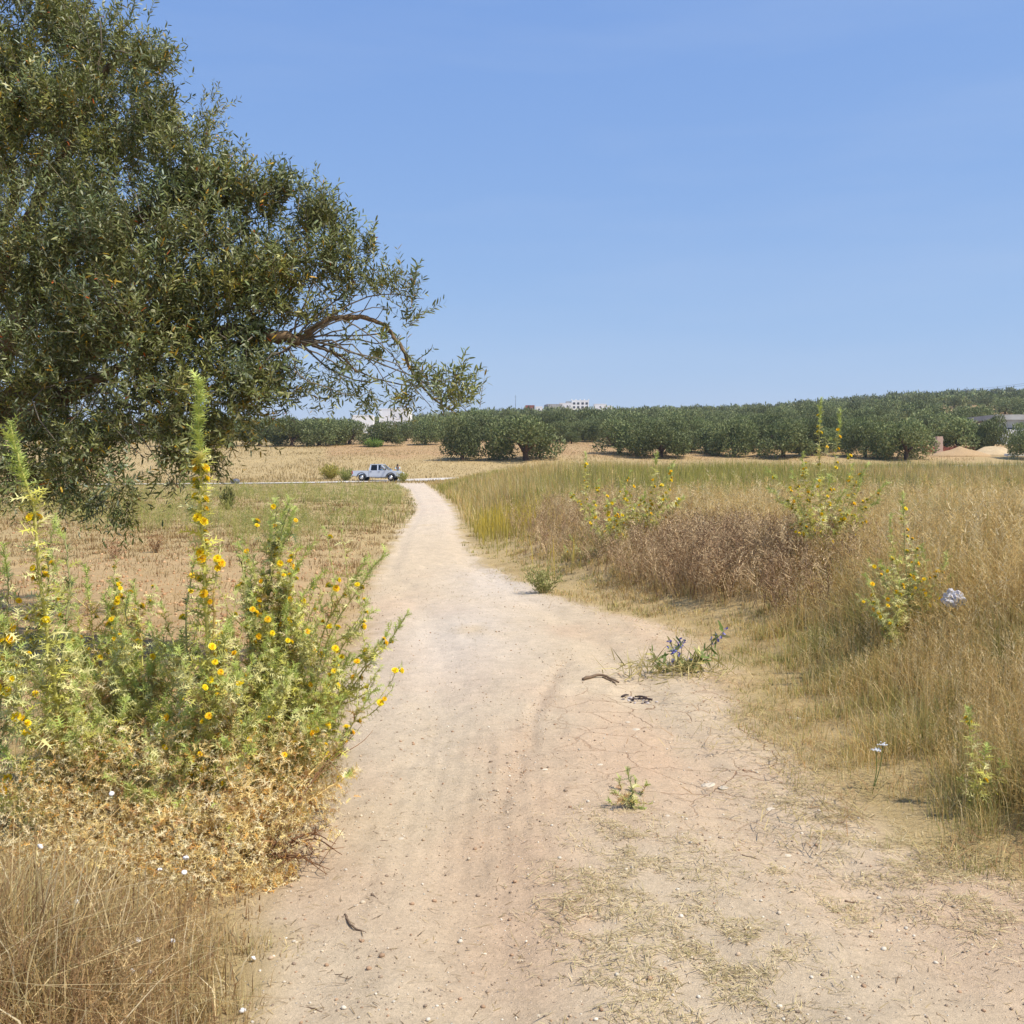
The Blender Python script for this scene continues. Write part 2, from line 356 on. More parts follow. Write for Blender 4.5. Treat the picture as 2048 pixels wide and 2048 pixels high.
def spray_template(seed, n=14, leafy=.05, spread=.32):
    r = np.random.default_rng(seed); V = []; tri = []
    def bit(p, q, w):
        d = np.array(q) - np.array(p); s = np.cross(d, r.normal(size=3)); s = s / max(np.linalg.norm(s), 1e-6) * w
        b = len(V); V.extend([np.array(p) - s, np.array(p) + s, np.array(q)]); tri.append([b, b + 1, b + 2])
    bit([0, 0, 0], [1, r.normal(0, .05), r.normal(0, .05)], .006)
    for i in range(n):
        x = .3 + .68 * (i + r.random()) / n; a = r.random() * 6.28; l = spread * (1.05 - x) * (.6 + .8 * r.random()) + .06
        p = np.array([x, 0, 0]); q = p + np.array([l * .8, l * .7 * math.cos(a), l * .7 * math.sin(a)])
        bit(p, q, .005)
        for k in range(3):
            f = .45 + .55 * r.random(); m_ = p + (q - p) * f; e = m_ + r.normal(0, 1, 3) * leafy * .7 + np.array([leafy * .6, 0, 0]); bit(m_, e, leafy * .22)
    return np.array(V), [np.array(tri)]
SPRAYS = [spray_template(s, 15, .026) for s in (1, 2, 3)]
SPRAYS_FINE = [spray_template(s, 12, .022, .15) for s in (4, 5, 6)]
_t = (1 + 5 ** .5) / 2
ICO = norm(np.array([[-1, _t, 0], [1, _t, 0], [-1, -_t, 0], [1, -_t, 0], [0, -1, _t], [0, 1, _t], [0, -1, -_t], [0, 1, -_t], [_t, 0, -1], [_t, 0, 1], [-_t, 0, -1], [-_t, 0, 1]]))
ICOF = [np.array([[0, 11, 5], [0, 5, 1], [0, 1, 7], [0, 7, 10], [0, 10, 11], [1, 5, 9], [5, 11, 4], [11, 10, 2], [10, 7, 6], [7, 1, 8], [3, 9, 4], [3, 4, 2], [3, 2, 6], [3, 6, 8], [3, 8, 9], [4, 9, 5], [2, 4, 11], [6, 2, 10], [8, 6, 7], [9, 8, 1]])]
# bmesh helpers for hard things
def bm_obj(name, bm, m, parent=None, smooth=False):
    me = bpy.data.meshes.new(name); bmesh.ops.recalc_face_normals(bm, faces=bm.faces); bm.to_mesh(me); bm.free()
    if smooth: me.polygons.foreach_set('use_smooth', np.ones(len(me.polygons), bool))
    me.materials.append(m); o = bpy.data.objects.new(name, me); COL.objects.link(o)
    if parent: o.parent = parent
    return o
def add_box(bm, x0, x1, y0, y1, z0, z1, bev=0.0):
    r = bmesh.ops.create_cube(bm, size=1.0); vs = r['verts']
    for v in vs: v.co = Vector((x0 + (v.co.x + .5) * (x1 - x0), y0 + (v.co.y + .5) * (y1 - y0), z0 + (v.co.z + .5) * (z1 - z0)))
    if bev: bmesh.ops.bevel(bm, geom=list({e for v in vs for e in v.link_edges}), offset=bev, segments=2, affect='EDGES')
def add_prism(bm, prof, y0, y1, bev=0.0):
    """prof in x,z extruded along y"""
    a = [bm.verts.new((p[0], y0, p[1])) for p in prof]; b = [bm.verts.new((p[0], y1, p[1])) for p in prof]
    f = [bm.faces.new(a), bm.faces.new(b[::-1])]
    n = len(a)
    for i in range(n): f.append(bm.faces.new((a[i], b[i], b[(i + 1) % n], a[(i + 1) % n])))
    if bev: bmesh.ops.bevel(bm, geom=list({e for q in f[:2] for e in q.edges}), offset=bev, segments=2, affect='EDGES')
def box(name, m, parent, *a, bev=0.0):
    bm = bmesh.new(); add_box(bm, *a, bev=bev); return bm_obj(name, bm, m, parent)
def prism(name, m, parent, prof, y0, y1, bev=0.0):
    bm = bmesh.new(); add_prism(bm, prof, y0, y1, bev); return bm_obj(name, bm, m, parent)
def cyl(name, m, parent, c, r, w, seg=24, axis='Y'):
    bm = bmesh.new(); bmesh.ops.create_cone(bm, cap_ends=True, segments=seg, radius1=r, radius2=r, depth=w)
    if axis == 'Y': bmesh.ops.rotate(bm, verts=bm.verts, matrix=Matrix.Rotation(math.pi / 2, 3, 'X'))
    bmesh.ops.bevel(bm, geom=[e for e in bm.edges if len(e.link_faces) == 2 and e.calc_face_angle(0) > 1], offset=r * .12, segments=2, affect='EDGES')
    bmesh.ops.translate(bm, verts=bm.verts, vec=c); return bm_obj(name, bm, m, parent, True)
def stone_mesh(name, r, m, col, parent=None, flat=.55, seed=0):
    rr = np.random.default_rng(seed); bm = bmesh.new(); bmesh.ops.create_icosphere(bm, subdivisions=2, radius=1)
    ax = rr.normal(size=(7, 3)); ax /= np.linalg.norm(ax, axis=1)[:, None]; cut = rr.uniform(.55, .9, 7)
    for v in bm.verts:
        c = np.array(v.co)
        for a, k in zip(ax, cut):
            d = c @ a
            if d > k: c = c - a * (d - k)
        v.co = Vector(c * np.array([1.15, .9, flat]) * r)
    me = bpy.data.meshes.new(name); bm.to_mesh(me); bm.free(); me.materials.append(m)
    C4 = np.ones((len(me.vertices), 4), np.float32); C4[:, :3] = col
    me.color_attributes.new('Col', 'FLOAT_COLOR', 'POINT').data.foreach_set('color', C4.reshape(-1))
    return me

# ================================================================== SETTING
def grid_mesh(name, xs, ys, drop_path=True):
    X, Y = np.meshgrid(xs, ys); X = X.ravel(); Y = Y.ravel(); Z = gz(X, Y)
    if drop_path: Z = Z - .035 * sstep(.05, .5, np.minimum(X - pleft(Y), pright(Y) - X)) * (1 - sstep(100, 106, Y))
    nx, ny = len(xs), len(ys); i = np.arange(ny - 1)[:, None] * nx; j = np.arange(nx - 1)[None]
    q = np.stack([i + j, i + j + 1, i + nx + j + 1, i + nx + j], -1).reshape(-1, 4)
    return mesh_np(name, np.stack([X, Y, Z], -1), [q], M_EARTH, None, ground_color(X, Y), True, {'crack': np.zeros(len(X))})
sx = np.linspace(-1, 1, 421); xs = np.sinh(sx * 6.6) / math.sinh(6.6) * 1500 - 1.0
ys = np.concatenate([np.linspace(-40, 1.0, 24)[:-1], np.geomspace(1.0, 3000, 430)])
g = grid_mesh("ground", xs, ys); tag(g, "dry straw coloured field rising to a far low hill", "ground", kind='structure')

# the path: its own sheet, 4 mm over the earth, with ruts and footmarks
ny, nx = 620, 150
yv = np.geomspace(1.2, 109, ny)[:, None] * np.ones((1, nx)); tv = np.linspace(0, 1, nx)[None] * np.ones((ny, 1))
lo = pleft(yv) - .12; hi = pright(yv) + .12
edge = (fbm(yv * 2.2, yv * 0 + 3, 41) - .5) * .3
xv = lo + edge * (1 - tv) + (hi - lo) * tv + (fbm(yv * 2.0, yv * 0 + 9, 42) - .5) * .3 * tv
Xp, Yp = xv.ravel(), yv.ravel()
def path_z(X, Y):
    X = np.asarray(X, float); Y = np.asarray(Y, float); inn = np.minimum(X - pleft(Y), pright(Y) - X)
    dz = (fbm(X * 3, Y * 3, 51) - .5) * .035 + (fbm(X * 14, Y * 14, 52, 3) - .5) * .016
    cen = (pleft(Y) + np.minimum(pright(Y), pleft(Y) + 2.9)) / 2
    dz = dz - .03 * np.exp(-((np.abs(X - cen) - .72) / .22) ** 2) * (.5 + fbm(X, Y * .6, 53))
    fu = np.interp(Y, [4.4, 5.2, 6.2, 7.4, 8.6], [-.12, .0, .12, .3, .45])     # the little washed-out gully
    dz = dz - .013 * np.exp(-((X - fu - .12 * (fbm(Y * 2.3, Y * 0, 57) - .5)) / .05) ** 2) * sstep(4.2, 5, Y) * (1 - sstep(8, 9, Y))
    dz = dz + np.sin((Y + .15 * np.abs(X + .2)) * 90) * .004 * (np.exp(-((X + .22) / .1) ** 2) + np.exp(-((X - .05) / .09) ** 2)) * (1 - sstep(4.5, 5.5, Y))
    dz = dz + np.sin(X * 75 + 3 * fbm(X, Y, 58)) * .002 * sstep(.0, .25, X + .75) * sstep(.2, 0, X - .1) * (1 - sstep(5, 7, Y))
    return gz(X, Y) + .006 + dz * sstep(-.05, .35, inn) + .02 * sstep(.1, .4, inn) - .012 * (1 - sstep(-.12, .0, inn))
furrow = np.interp(Yp, [4.4, 5.2, 6.2, 7.4, 8.6], [-.12, .0, .12, .3, .45])
Zp = path_z(Xp, Yp)
ii = np.arange(ny - 1)[:, None] * nx; jj = np.arange(nx - 1)[None]
qq = np.stack([ii + jj, ii + jj + 1, ii + nx + jj + 1, ii + nx + jj], -1).reshape(-1, 4)
crack = np.clip(gauss(Xp, Yp, 1.1, 6.2, .75, 1.6) * 1.5, 0, 1) * sstep(.30, .5, fbm(Xp * 2, Yp * 2, 61))
pc = ground_color(Xp, Yp)
gre = np.exp(-((Xp - furrow) / .07) ** 2) * sstep(4.4, 5.2, Yp) * (1 - sstep(7.6, 8.6, Yp))
pc = pc + (C_RED * .85 - pc) * (gre * .25)[:, None]
o = mesh_np("path", np.stack([Xp, Yp, Zp], -1), [qq], M_EARTH, None, pc, True, {'crack': crack})
tag(o, "pale dusty dirt path running from the viewer to the far road", "path", kind='structure')

# the far road the truck stands on
rp = smooth_line([(-120, 66, 0), (-70, 84, 0), (-29, 98, 0), (-13, 108, 0), (-4, 112.5, 0), (12, 118, 0), (60, 128, 0), (140, 135, 0)], 140)[:, :2]
tn = np.gradient(rp, axis=0); tn /= np.linalg.norm(tn, axis=1)[:, None]; nn = np.stack([-tn[:, 1], tn[:, 0]], -1)
w = np.linspace(-1.9, 1.9, 9); RXY = rp[:, None] + nn[:, None] * w[None, :, None]
RX_, RY_ = RXY[..., 0].ravel(), RXY[..., 1].ravel()
n9 = len(rp); ii = np.arange(n9 - 1)[:, None] * 9; jj = np.arange(8)[None]
qq = np.stack([ii + jj, ii + jj + 1, ii + 9 + jj + 1, ii + 9 + jj], -1).reshape(-1, 4)
rc = srgb(206, 196, 182) * (.9 + .2 * fbm(RX_ * .8, RY_ * .8, 71))[:, None]
o = mesh_np("road", np.stack([RX_, RY_, gz(RX_, RY_) + .07], -1), [qq], M_EARTH, None, rc, True, {'crack': RX_ * 0})
tag(o, "pale road crossing behind the fields at the end of the path", "road", kind='structure')
def near_road(x, y):
    d = np.full(np.shape(x), 1e9)
    for p in rp[::2]: d = np.minimum(d, np.hypot(x - p[0], y - p[1]))
    return d

# ================================================================== NEAR OLIVE TREE
ot = empty("olive_tree", (-5.7, 9.6, gz(-5.7, 9.6)))
tag(ot, "large spreading olive tree close on the left, its branch reaching over the path", "olive tree")
OO = np.array(ot.location)
def limb(name, pts, r0, r1, parent=ot, n=22, wob=.03):
    l = smooth_line(pts, n); l[1:-1] += rng.normal(0, wob, (n - 2, 3)) * np.linspace(1, .3, n - 2)[:, None]
    V, Pq = tube_np(l, np.linspace(r0, r1, n) * (1 + rng.normal(0, .05, n)), 10)
    return mesh_np(name, V - OO, Pq, M_BARK, parent, None, True)
base = OO + [0, 0, -.1]
fork = np.array([-5.35, 9.3, 1.45])
limb("trunk", [base, base + [.05, 0, .6], fork], .34, .24, n=14)
limbs = [
    [fork, P(150, 720, 8.4), P(330, 672, 7.9), P(450, 664, 7.6), P(560, 676, 7.5), P(600, 682, 7.5)],
    [fork + [0, 0, .05], P(60, 832, 8.0), P(170, 775, 7.8), P(300, 700, 7.6)],
    [fork, P(0, 560, 8.7), P(120, 330, 8.6), P(220, 130, 8.4)],
    [fork, P(100, 560, 8.6), P(300, 420, 8.1), P(470, 400, 7.9)],
    [fork, P(-150, 400, 9.0), P(-60, 100, 8.8), P(60, -120, 8.7)],
    [fork, P(-100, 600, 9.8), P(60, 350, 10.2), P(200, 100, 10.0)],
    [fork, P(200, 640, 8.8), P(420, 560, 8.4), P(600, 520, 7.8)],
    [fork, P(-330, 560, 9.2), P(-500, 300, 9.2)],
]
for k, l in enumerate(limbs): limb("limb", l, .10 if k else .085, .022 if k else .036)
limb("branch", [P(596, 682, 7.5), P(650, 645, 7.5), P(700, 634, 7.5), P(745, 640, 7.5), P(778, 655, 7.5)], .028, .012, wob=.008)
limb("branch", [P(772, 652, 7.5), P(800, 690, 7.45), P(825, 745, 7.4), P(860, 790, 7.35), P(905, 822, 7.3)], .016, .005, wob=.008)
limb("branch", [P(598, 684, 7.5), P(640, 695, 7.5), P(680, 712, 7.45), P(715, 745, 7.4)], .020, .005, wob=.008)

CL = [  # px, py, depth, radius px, density, droop
    (40, 40, 8.6, 150, .75, 0), (190, 90, 8.4, 120, .7, 0), (285, 110, 8.2, 62, .8, 0), (-80, 200, 8.6, 160, 1, 0), (70, 250, 8.3, 160, 1, 0), (235, 260, 8.1, 120, 1, 0),
    (320, 250, 8.0, 60, .8, 0), (350, 340, 7.9, 95, 1, 0), (430, 400, 7.8, 85, 1, 0), (500, 420, 7.8, 85, 1, 0), (545, 400, 7.8, 60, .8, 0), (620, 440, 7.8, 70, .9, 0), (90, 470, 8.0, 180, 1, 0),
    (280, 460, 7.7, 140, 1, 0), (450, 530, 7.6, 120, 1, 0), (600, 545, 7.6, 95, .85, 0), (670, 490, 7.7, 55, .7, 0), (695, 560, 7.6, 60, .6, 0), (740, 520, 7.7, 42, .55, 0), (760, 580, 7.6, 40, .5, 0), (90, 680, 7.9, 160, 1, 0),
    (270, 640, 7.5, 140, 1, 0), (440, 640, 7.5, 110, 1, 0), (545, 620, 7.6, 70, .8, 0), (610, 640, 7.6, 48, .6, 0), (820, 600, 7.5, 36, .5, 0), (785, 590, 7.5, 35, .5, 0), (800, 640, 7.5, 34, .5, .3), (690, 600, 7.6, 45, .5, 0),
    (150, 830, 7.8, 120, .9, .3), (310, 800, 7.4, 105, 1, .3), (430, 790, 7.4, 100, 1, .3), (520, 785, 7.4, 75, .9, .3), (570, 770, 7.5, 48, .7, .3), (360, 720, 7.5, 100, 1, .2), (500, 720, 7.5, 70, .8, .2),
    (60, 900, 7.6, 90, .9, .5), (190, 930, 7.3, 80, .9, .6), (230, 985, 7.1, 62, .8, .8), (120, 935, 7.2, 60, .7, .8), (330, 905, 7.2, 65, .75, .8), (400, 880, 7.3, 62, .75, .7), (350, 950, 7.15, 34, .5, 1), (455, 860, 7.3, 45, .6, .7), (490, 830, 7.4, 40, .6, .6), (20, 960, 7.4, 60, .7, .7), (-60, 800, 8.2, 120, 1, .3),
    (640, 745, 7.45, 42, .42, .8), (700, 745, 7.4, 42, .45, .8), (730, 785, 7.4, 36, .45, .9), (770, 700, 7.45, 38, .42, .6), (810, 730, 7.4, 36, .42, .8), (830, 780, 7.4, 40, .5, .6), (875, 785, 7.35, 40, .5, .2), (915, 775, 7.3, 36, .6, 0), (890, 815, 7.3, 42, .55, .3), (935, 808, 7.3, 22, .45, .2), (800, 805, 7.4, 30, .45, .6), (690, 690, 7.45, 30, .35, .7),
]
BACK = [(0, 100, 10.5, 260), (200, 300, 10.2, 260), (60, 560, 10.2, 260), (330, 560, 9.4, 180), (-260, 250, 9.4, 300), (-420, 500, 9.3, 300), (-250, 650, 9.0, 250), (150, 700, 9.6, 180)]
bag = Bag(); nshoot = 0
OL = [srgb(116, 120, 66), srgb(98, 106, 56), srgb(134, 136, 90), srgb(166, 166, 128)]
def shoots(cen, r, n, droop, shell=.35):
    u = rdir(n); rad = r * (shell + (1 - shell) * rng.random(n) ** .6); flat = np.array([1, 1, .92])
    ns = max(4, n // 13); us = rdir(ns); scn = cen + us * (r * (shell + (1 - shell) * rng.random(ns) ** .6))[:, None] * flat; si = rng.integers(ns, size=n)
    p = scn[si] + rng.normal(0, min(.17 * r + .02, .085), (n, 3)); u = norm(us[si] + rng.normal(0, .25, (n, 3))); stone_ = (1.06 + rng.normal(0, .17, ns))[si]; warm = np.clip(rng.normal(0, .07, ns), -.1, .16)[si]
    d = u * .55 + rng.normal(0, .38, (n, 3)); d[:, 2] += .75 * (1 - droop) - .55 * droop + (.25 if droop < .1 else 0); d = norm(d)
    L = rng.uniform(.13, .30, n); k = 9
    bend = rng.normal(0, .25, (n, 3)); bend[:, 2] -= .15
    t = np.linspace(.08, 1, k)
    pts = p[:, None] + d[:, None] * (L[:, None] * t)[..., None] + bend[:, None] * (L[:, None] * t ** 2 * .35)[..., None]
    tan = norm(d[:, None] + bend[:, None] * (t * .7)[None, :, None])
    a0 = norm(np.cross(tan, rdir(n)[:, None] * np.ones((1, k, 1)))); b0 = np.cross(tan, a0)
    for s in (1, -1):
        ph = (np.arange(k) * math.pi / 2)[None, :] + rng.normal(0, .35, (n, k))
        out = a0 * (np.cos(ph) * s)[..., None] + b0 * (np.sin(ph) * s)[..., None]
        ld = norm(tan * rng.uniform(.5, 1.1, (n, k))[..., None] + out); N = norm(np.cross(ld, np.cross(tan, ld)) + rng.normal(0, .35, (n, k, 3)))
        m_ = rng.random((n, k)) < .92
        q, D_, N_ = pts[m_], ld[m_], N[m_]; nn_ = len(q); tn_ = np.repeat(stone_[:, None], k, 1)[m_]; wm_ = np.repeat(warm[:, None], k, 1)[m_]
        ch = rng.choice(4, nn_, p=[.36, .32, .2, .12]); C = np.array(OL)[ch] * (1 + rng.normal(0, .14, (nn_, 1))) * tn_[:, None] * (1 + wm_[:, None] * np.array([1.6, .6, -2.0]))
        yl = rng.random(nn_); yc = (np.sin(cen[0] * 9 + cen[2] * 7) * .5 + .5) * .045 + .006
        C[yl < yc] = jit(srgb(176, 140, 44), int((yl < yc).sum()), .2); C[yl < .0022] = srgb(190, 96, 40)
        bag.add(*stamp(T_OLEAF, P_OLEAF, q, D_, N_, rng.uniform(.034, .066, nn_), C))
    V, Pq, C = blades(p, L * 1.0, np.full(n, .004), rng.random(n) * 6.28, np.zeros(n), np.tile(srgb(128, 112, 84), (n, 1)), np.tile(srgb(130, 120, 84), (n, 1)))
    # re-aim the twig blade along the shoot
    e = pts[:, -1]; s_ = norm(np.cross(d, rdir(n))) * .0022
    V = np.stack([p - s_, p + s_, pts[:, 4] + s_ * .8, pts[:, 4] - s_ * .8, e], 1).reshape(-1, 3)
    o5 = (np.arange(n) * 5)[:, None]
    bag.add(V, [o5 + np.array([0, 1, 2, 3]), o5 + np.array([3, 2, 4])], C)
branch_pts = np.concatenate([smooth_line(l, 14)[3:] for l in limbs])
twb = []
for (px, py, D, rp_, dens, droop) in CL:
    c = P(px, py, D); r = rp_ * D / F
    n = max(6, int(520 * r * r * math.pi * dens * 1.0)); shoots(c, max(r - .10, .5 * r), n, droop)
    for _ in range(int(8 * r) if dens >= .7 else 1):
        q = branch_pts[np.argmin(np.linalg.norm(branch_pts - c, axis=1) + rng.random(len(branch_pts)) * .5)]
        e = c + rdir(1)[0] * r * .8; mid = (q + e) / 2 + rng.normal(0, .12, 3) + [0, 0, .06]; twb.append((q, mid, e))
for (px, py, D, rp_) in BACK:
    c = P(px, py, D); r = rp_ * D / F; shoots(c, r, int(170 * r * r * math.pi), .05, .2)
tb = bag
for q, mid, e in twb:
    l = smooth_line([q, mid, e], 9); l[1:-1] += rng.normal(0, .015, (7, 3)); V, Pq = tube_np(l, np.linspace(.008, .0025, 9), 5); tb.add(V, Pq, np.array([.20, .16, .11]))
bag.build("crown", M_LEAF, ot, origin=OO)

# ================================================================== GOLDEN THISTLES
fl_meshes = []
for s in range(3):
    tmp = mesh_np("flower_head", FV * (1 + np.random.default_rng(s).normal(0, .05, FV.shape)), FP, M_FLOWER, None, FC * [1, [1, .95, .84][s], 1])
    fl_meshes.append(tmp.data); bpy.data.objects.remove(tmp)
TG = {'green': srgb(204, 198, 92), 'pale': srgb(220, 212, 142), 'olive': srgb(178, 174, 86), 'dark': srgb(104, 116, 64), 'gold': srgb(226, 198, 130), 'straw': srgb(234, 214, 166), 'brown': srgb(176, 136, 90), 'orange': srgb(220, 166, 84), 'gl': srgb(198, 196, 126)}
class Thistle:
    def __init__(s, base, label, group, name="golden_thistle"):
        s.base = np.array([base[0], base[1], float(gz(base[0], base[1]))]); s.e = empty(name, s.base); tag(s.e, label, "thistle", group)
        s.leaf = Bag(); s.stem = Bag(); s.fl = []
    def shoot(s, pts, r=.006, leafL=.05, gap=.012, tone='green', dryfrom=-1, fl=0.5, flz=(.35, .84), dense=True, flr=.017, n=None, bare=.0, side=0):
        leafL = leafL * 1.36; flr = flr * .95
        pts = smooth_line(pts, 40); wv = np.cumsum(rng.normal(0, .0035, (40, 3)), 0); pts = pts + (wv - wv[-1] * np.linspace(0, 1, 40)[:, None]) * np.linspace(0, 1, 40)[:, None]; seg = np.linalg.norm(np.diff(pts, axis=0), axis=1); L = seg.sum(); cum = np.concatenate([[0], np.cumsum(seg)]) / L
        V, Pq = tube_np(pts, np.linspace(r, r * .35, 40), 6); sc_ = np.where(cum < dryfrom, 1.0, 0.0)[:, None]
        stc = TG['gold'] * sc_ + (TG['pale'] * .5 + TG[tone] * .5) * (1 - sc_); s.stem.add(V, Pq, np.repeat(stc, 6, 0))
        t = bare; ts = []
        while t < 1: ts.append(t); t += gap / L * (1 - .45 * (t > .8) * dense)
        ts = np.array(ts); k = len(ts)
        if k == 0: return
        pos = np.stack([np.interp(ts, cum, pts[:, i]) for i in range(3)], -1)
        tan = norm(np.stack([np.interp(ts, cum, np.gradient(pts, axis=0)[:, i]) for i in range(3)], -1))
        a0 = norm(np.cross(tan, np.array([.2, .9, .3]))); b0 = np.cross(tan, a0); ph = np.arange(k) * 2.4 + rng.normal(0, .4, k)
        out = a0 * np.cos(ph)[:, None] + b0 * np.sin(ph)[:, None]
        upw = np.where(ts > .86, rng.uniform(.9, 1.6, k), rng.uniform(.1, .75, k))
        D = norm(out + tan * upw[:, None] + rng.normal(0, .15, (k, 3)) - np.array([0, 0, .12]) * (ts < .5)[:, None])
        N = norm(tan + rng.normal(0, .35, (k, 3)))
        LL = leafL * (1 - .38 * ts) * rng.uniform(.65, 1.25, k) * np.where(ts > .84, .86, 1.0)
        tips = np.array([TG[tone]] * k); pm = rng.random(k); tips = np.where((pm < .3)[:, None], TG['pale'], tips); tips = np.where((pm > .72)[:, None], TG['olive'], tips)
        tips = np.where((ts > .85)[:, None], srgb(174, 186, 96), tips); dm = (ts < dryfrom) & (rng.random(k) < .85); dc = np.where(rng.random((k, 1)) < .5, TG['gold'], TG['straw']); dc = np.where(rng.random((k, 1)) < .15, TG['brown'], dc)
        C = np.where(dm[:, None], dc, tips) * (1 + rng.normal(0, .12, (k, 1)))
        tc = np.clip(C * 1.25 + .06, 0, .85); tc = np.where(dm[:, None], C, tc)
        s.leaf.add(*stamp(T_TL, P_TL, pos, D, N, LL, C, TIP_TL, tc, LL * rng.uniform(.8, 1.2, k)))
        for _ in range(side):
            i = rng.integers(int(k * .2), max(int(k * .75), int(k * .2) + 1)); q = pos[i]; ds = norm(out[i] + tan[i] * .9 + np.array([0, 0, .35])); l2 = rng.uniform(.08, .28)
            s.shoot([q, q + ds * l2 * .55, q + ds * l2 + np.array([0, 0, l2 * .3])], r * .6, leafL / 1.36 * rng.uniform(.6, .9), gap * 1.05, rng.choice(['green', 'pale', 'olive', 'gl']) if tone != 'dark' else 'dark', dryfrom - .15, int(rng.random() < .8) + int(rng.random() < .6), (.4, .95), dense, flr / .95 * .92)
        idx = np.where((ts > flz[0]) & (ts < flz[1]))[0]; nf = int(round(fl)) if n is None else n
        if nf and len(idx):
            ch = rng.choice(idx, min(nf, len(idx)), replace=False)
            for i in ch:
                # prefer the near side a little, as heads sit all round
                d = norm(out[i] + tan[i] * .5 + np.array([.1, -.25, .25])); s.fl.append((pos[i] + d * .028, d, flr * rng.uniform(.75, 1.15)))
    def drymound(s, c, rad, n, L=(.016, .044), tones=('gold', 'straw', 'brown', 'orange'), p=(.42, .40, .09, .09)):
        n = int(n * 2.6); u = rdir(n) * (rng.random((n, 1)) ** .45); pos = np.asarray(c) + u * np.asarray(rad)
        gz_ = gz(pos[:, 0], pos[:, 1]); pos[:, 2] = np.maximum(pos[:, 2], gz_ + .01)
        C = np.array([TG[t] for t in tones])[rng.choice(len(tones), n, p=p)] * (1 + rng.normal(0, .15, (n, 1)))
        s.leaf.add(*stamp(T_DL, P_TL, pos, rdir(n, .1), rdir(n, .3), rng.uniform(*L, n), C, TIP_TL, np.clip(C * 1.12, 0, .8)))
    def done(s, maxfl=100):
        s.stem.build("stem", M_THISTLE, s.e, True, s.base); s.leaf.build("foliage", M_THISTLE, s.e, False, s.base)
        for (p, d, r) in s.fl[:maxfl]:
            f = bpy.data.objects.new("flower_head", fl_meshes[rng.integers(3)]); COL.objects.link(f); f.parent = s.e
            f.location = tuple(p - s.base); f.rotation_mode = 'QUATERNION'; f.rotation_quaternion = Vector(d).to_track_quat('Z', 'Y'); f.scale = (r, r, r)
        return s.e
def gpt(px, D):
    x = (px - 1024) / F * D; return np.array([x, D, float(gz(x, D))])
GF = "golden thistles in flower beside the path"
# A: tall spire at the left edge
b = gpt(115, 4.25); T = Thistle(b, "tall golden thistle spire at the far left edge of the photo, pale green, orange-yellow heads", GF)
T.shoot([b, P(112, 1400, 4.2), P(85, 1200, 4.1), P(62, 1010, 4.05), P(22, 850, 4.0)], .010, .078, .0085, 'green', .28, 9, (.5, .82), flr=.021)
T.shoot([P(112, 1420, 4.2), P(130, 1250, 4.3), P(140, 1110, 4.35), P(112, 1040, 4.4)], .006, .05, .013, 'dark', -1, 1)
T.shoot([P(100, 1380, 4.2), P(30, 1330, 4.1), P(5, 1240, 4.0)], .006, .06, .014, 'pale', -1, 4, flr=.02, side=7)
T.shoot([P(115, 1500, 4.2), P(40, 1440, 4.0), P(-10, 1330, 3.9)], .006, .06, .014, 'gl', .2, 4, flr=.02, side=7)
T.shoot([b, P(60, 1560, 4.1), P(10, 1500, 4.0)], .006, .07, .012, 'gl', -1, 2, flr=.02, side=7)
T.shoot([b, P(30, 1620, 4.0), P(-20, 1600, 3.9)], .006, .08, .012, 'gl', -1, 1)
T.drymound(P(110, 1620, 4.1), [.34, .3, .14], 420); T.done()
# B: dark green shoots at the left edge
b = gpt(-20, 5.2); T = Thistle(b, "dark green thistle stalk behind the left-edge spire, with few flowers", GF)
T.shoot([b, P(10, 1300, 5.1), P(20, 1180, 5.0), P(8, 1090, 4.9)], .006, .06, .014, 'dark', -1, 1)
T.shoot([b, P(50, 1320, 5.1), P(90, 1230, 5.0), P(150, 1160, 5.0)], .006, .06, .014, 'dark', -1, 2)
T.shoot([b, P(-20, 1300, 5.2), P(-30, 1150, 5.2)], .006, .06, .014, 'dark', -1, 1)
T.shoot([P(60, 1320, 5.1), P(95, 1210, 5.0), P(98, 1090, 4.9), P(112, 1035, 4.9)], .006, .05, .014, 'dark', -1, 0); T.done()
# C: low bushy plant between the two spires
b = gpt(235, 4.5); T = Thistle(b, "low bushy golden thistle between the two tall spires, many yellow heads", GF)
ends = [(172, 1135, 4.9), (268, 1165, 4.9), (120, 1215, 4.8), (210, 1195, 4.8), (245, 1260, 4.7), (330, 1290, 4.6), (300, 1330, 4.5), (180, 1330, 4.4), (140, 1290, 4.4), (70, 1330, 4.3), (250, 1400, 4.3), (200, 1420, 4.2), (100, 1430, 4.2), (310, 1420, 4.3), (40, 1460, 4.1), (150, 1470, 4.1), (275, 1310, 4.6), (355, 1350, 4.6)]
for (ex, ey, ed) in ends:
    e = P(ex, ey, ed); m_ = b * .45 + e * .55 + rng.normal(0, .06, 3) - [0, 0, .03]; T.shoot([b + rng.normal(0, .03, 3) * [1, 1, 0], m_, e], .006, .056, .0125, rng.choice(['green', 'pale', 'olive', 'gl']), .38, 3, (.45, .9), flr=.017, side=13)
T.shoot([b, P(110, 1440, 4.4), P(95, 1380, 4.3), P(98, 1330, 4.3)], .012, .03, .2, 'gold', 1, 0)
T.drymound(P(230, 1560, 4.3), [.42, .3, .22], 700); T.done()
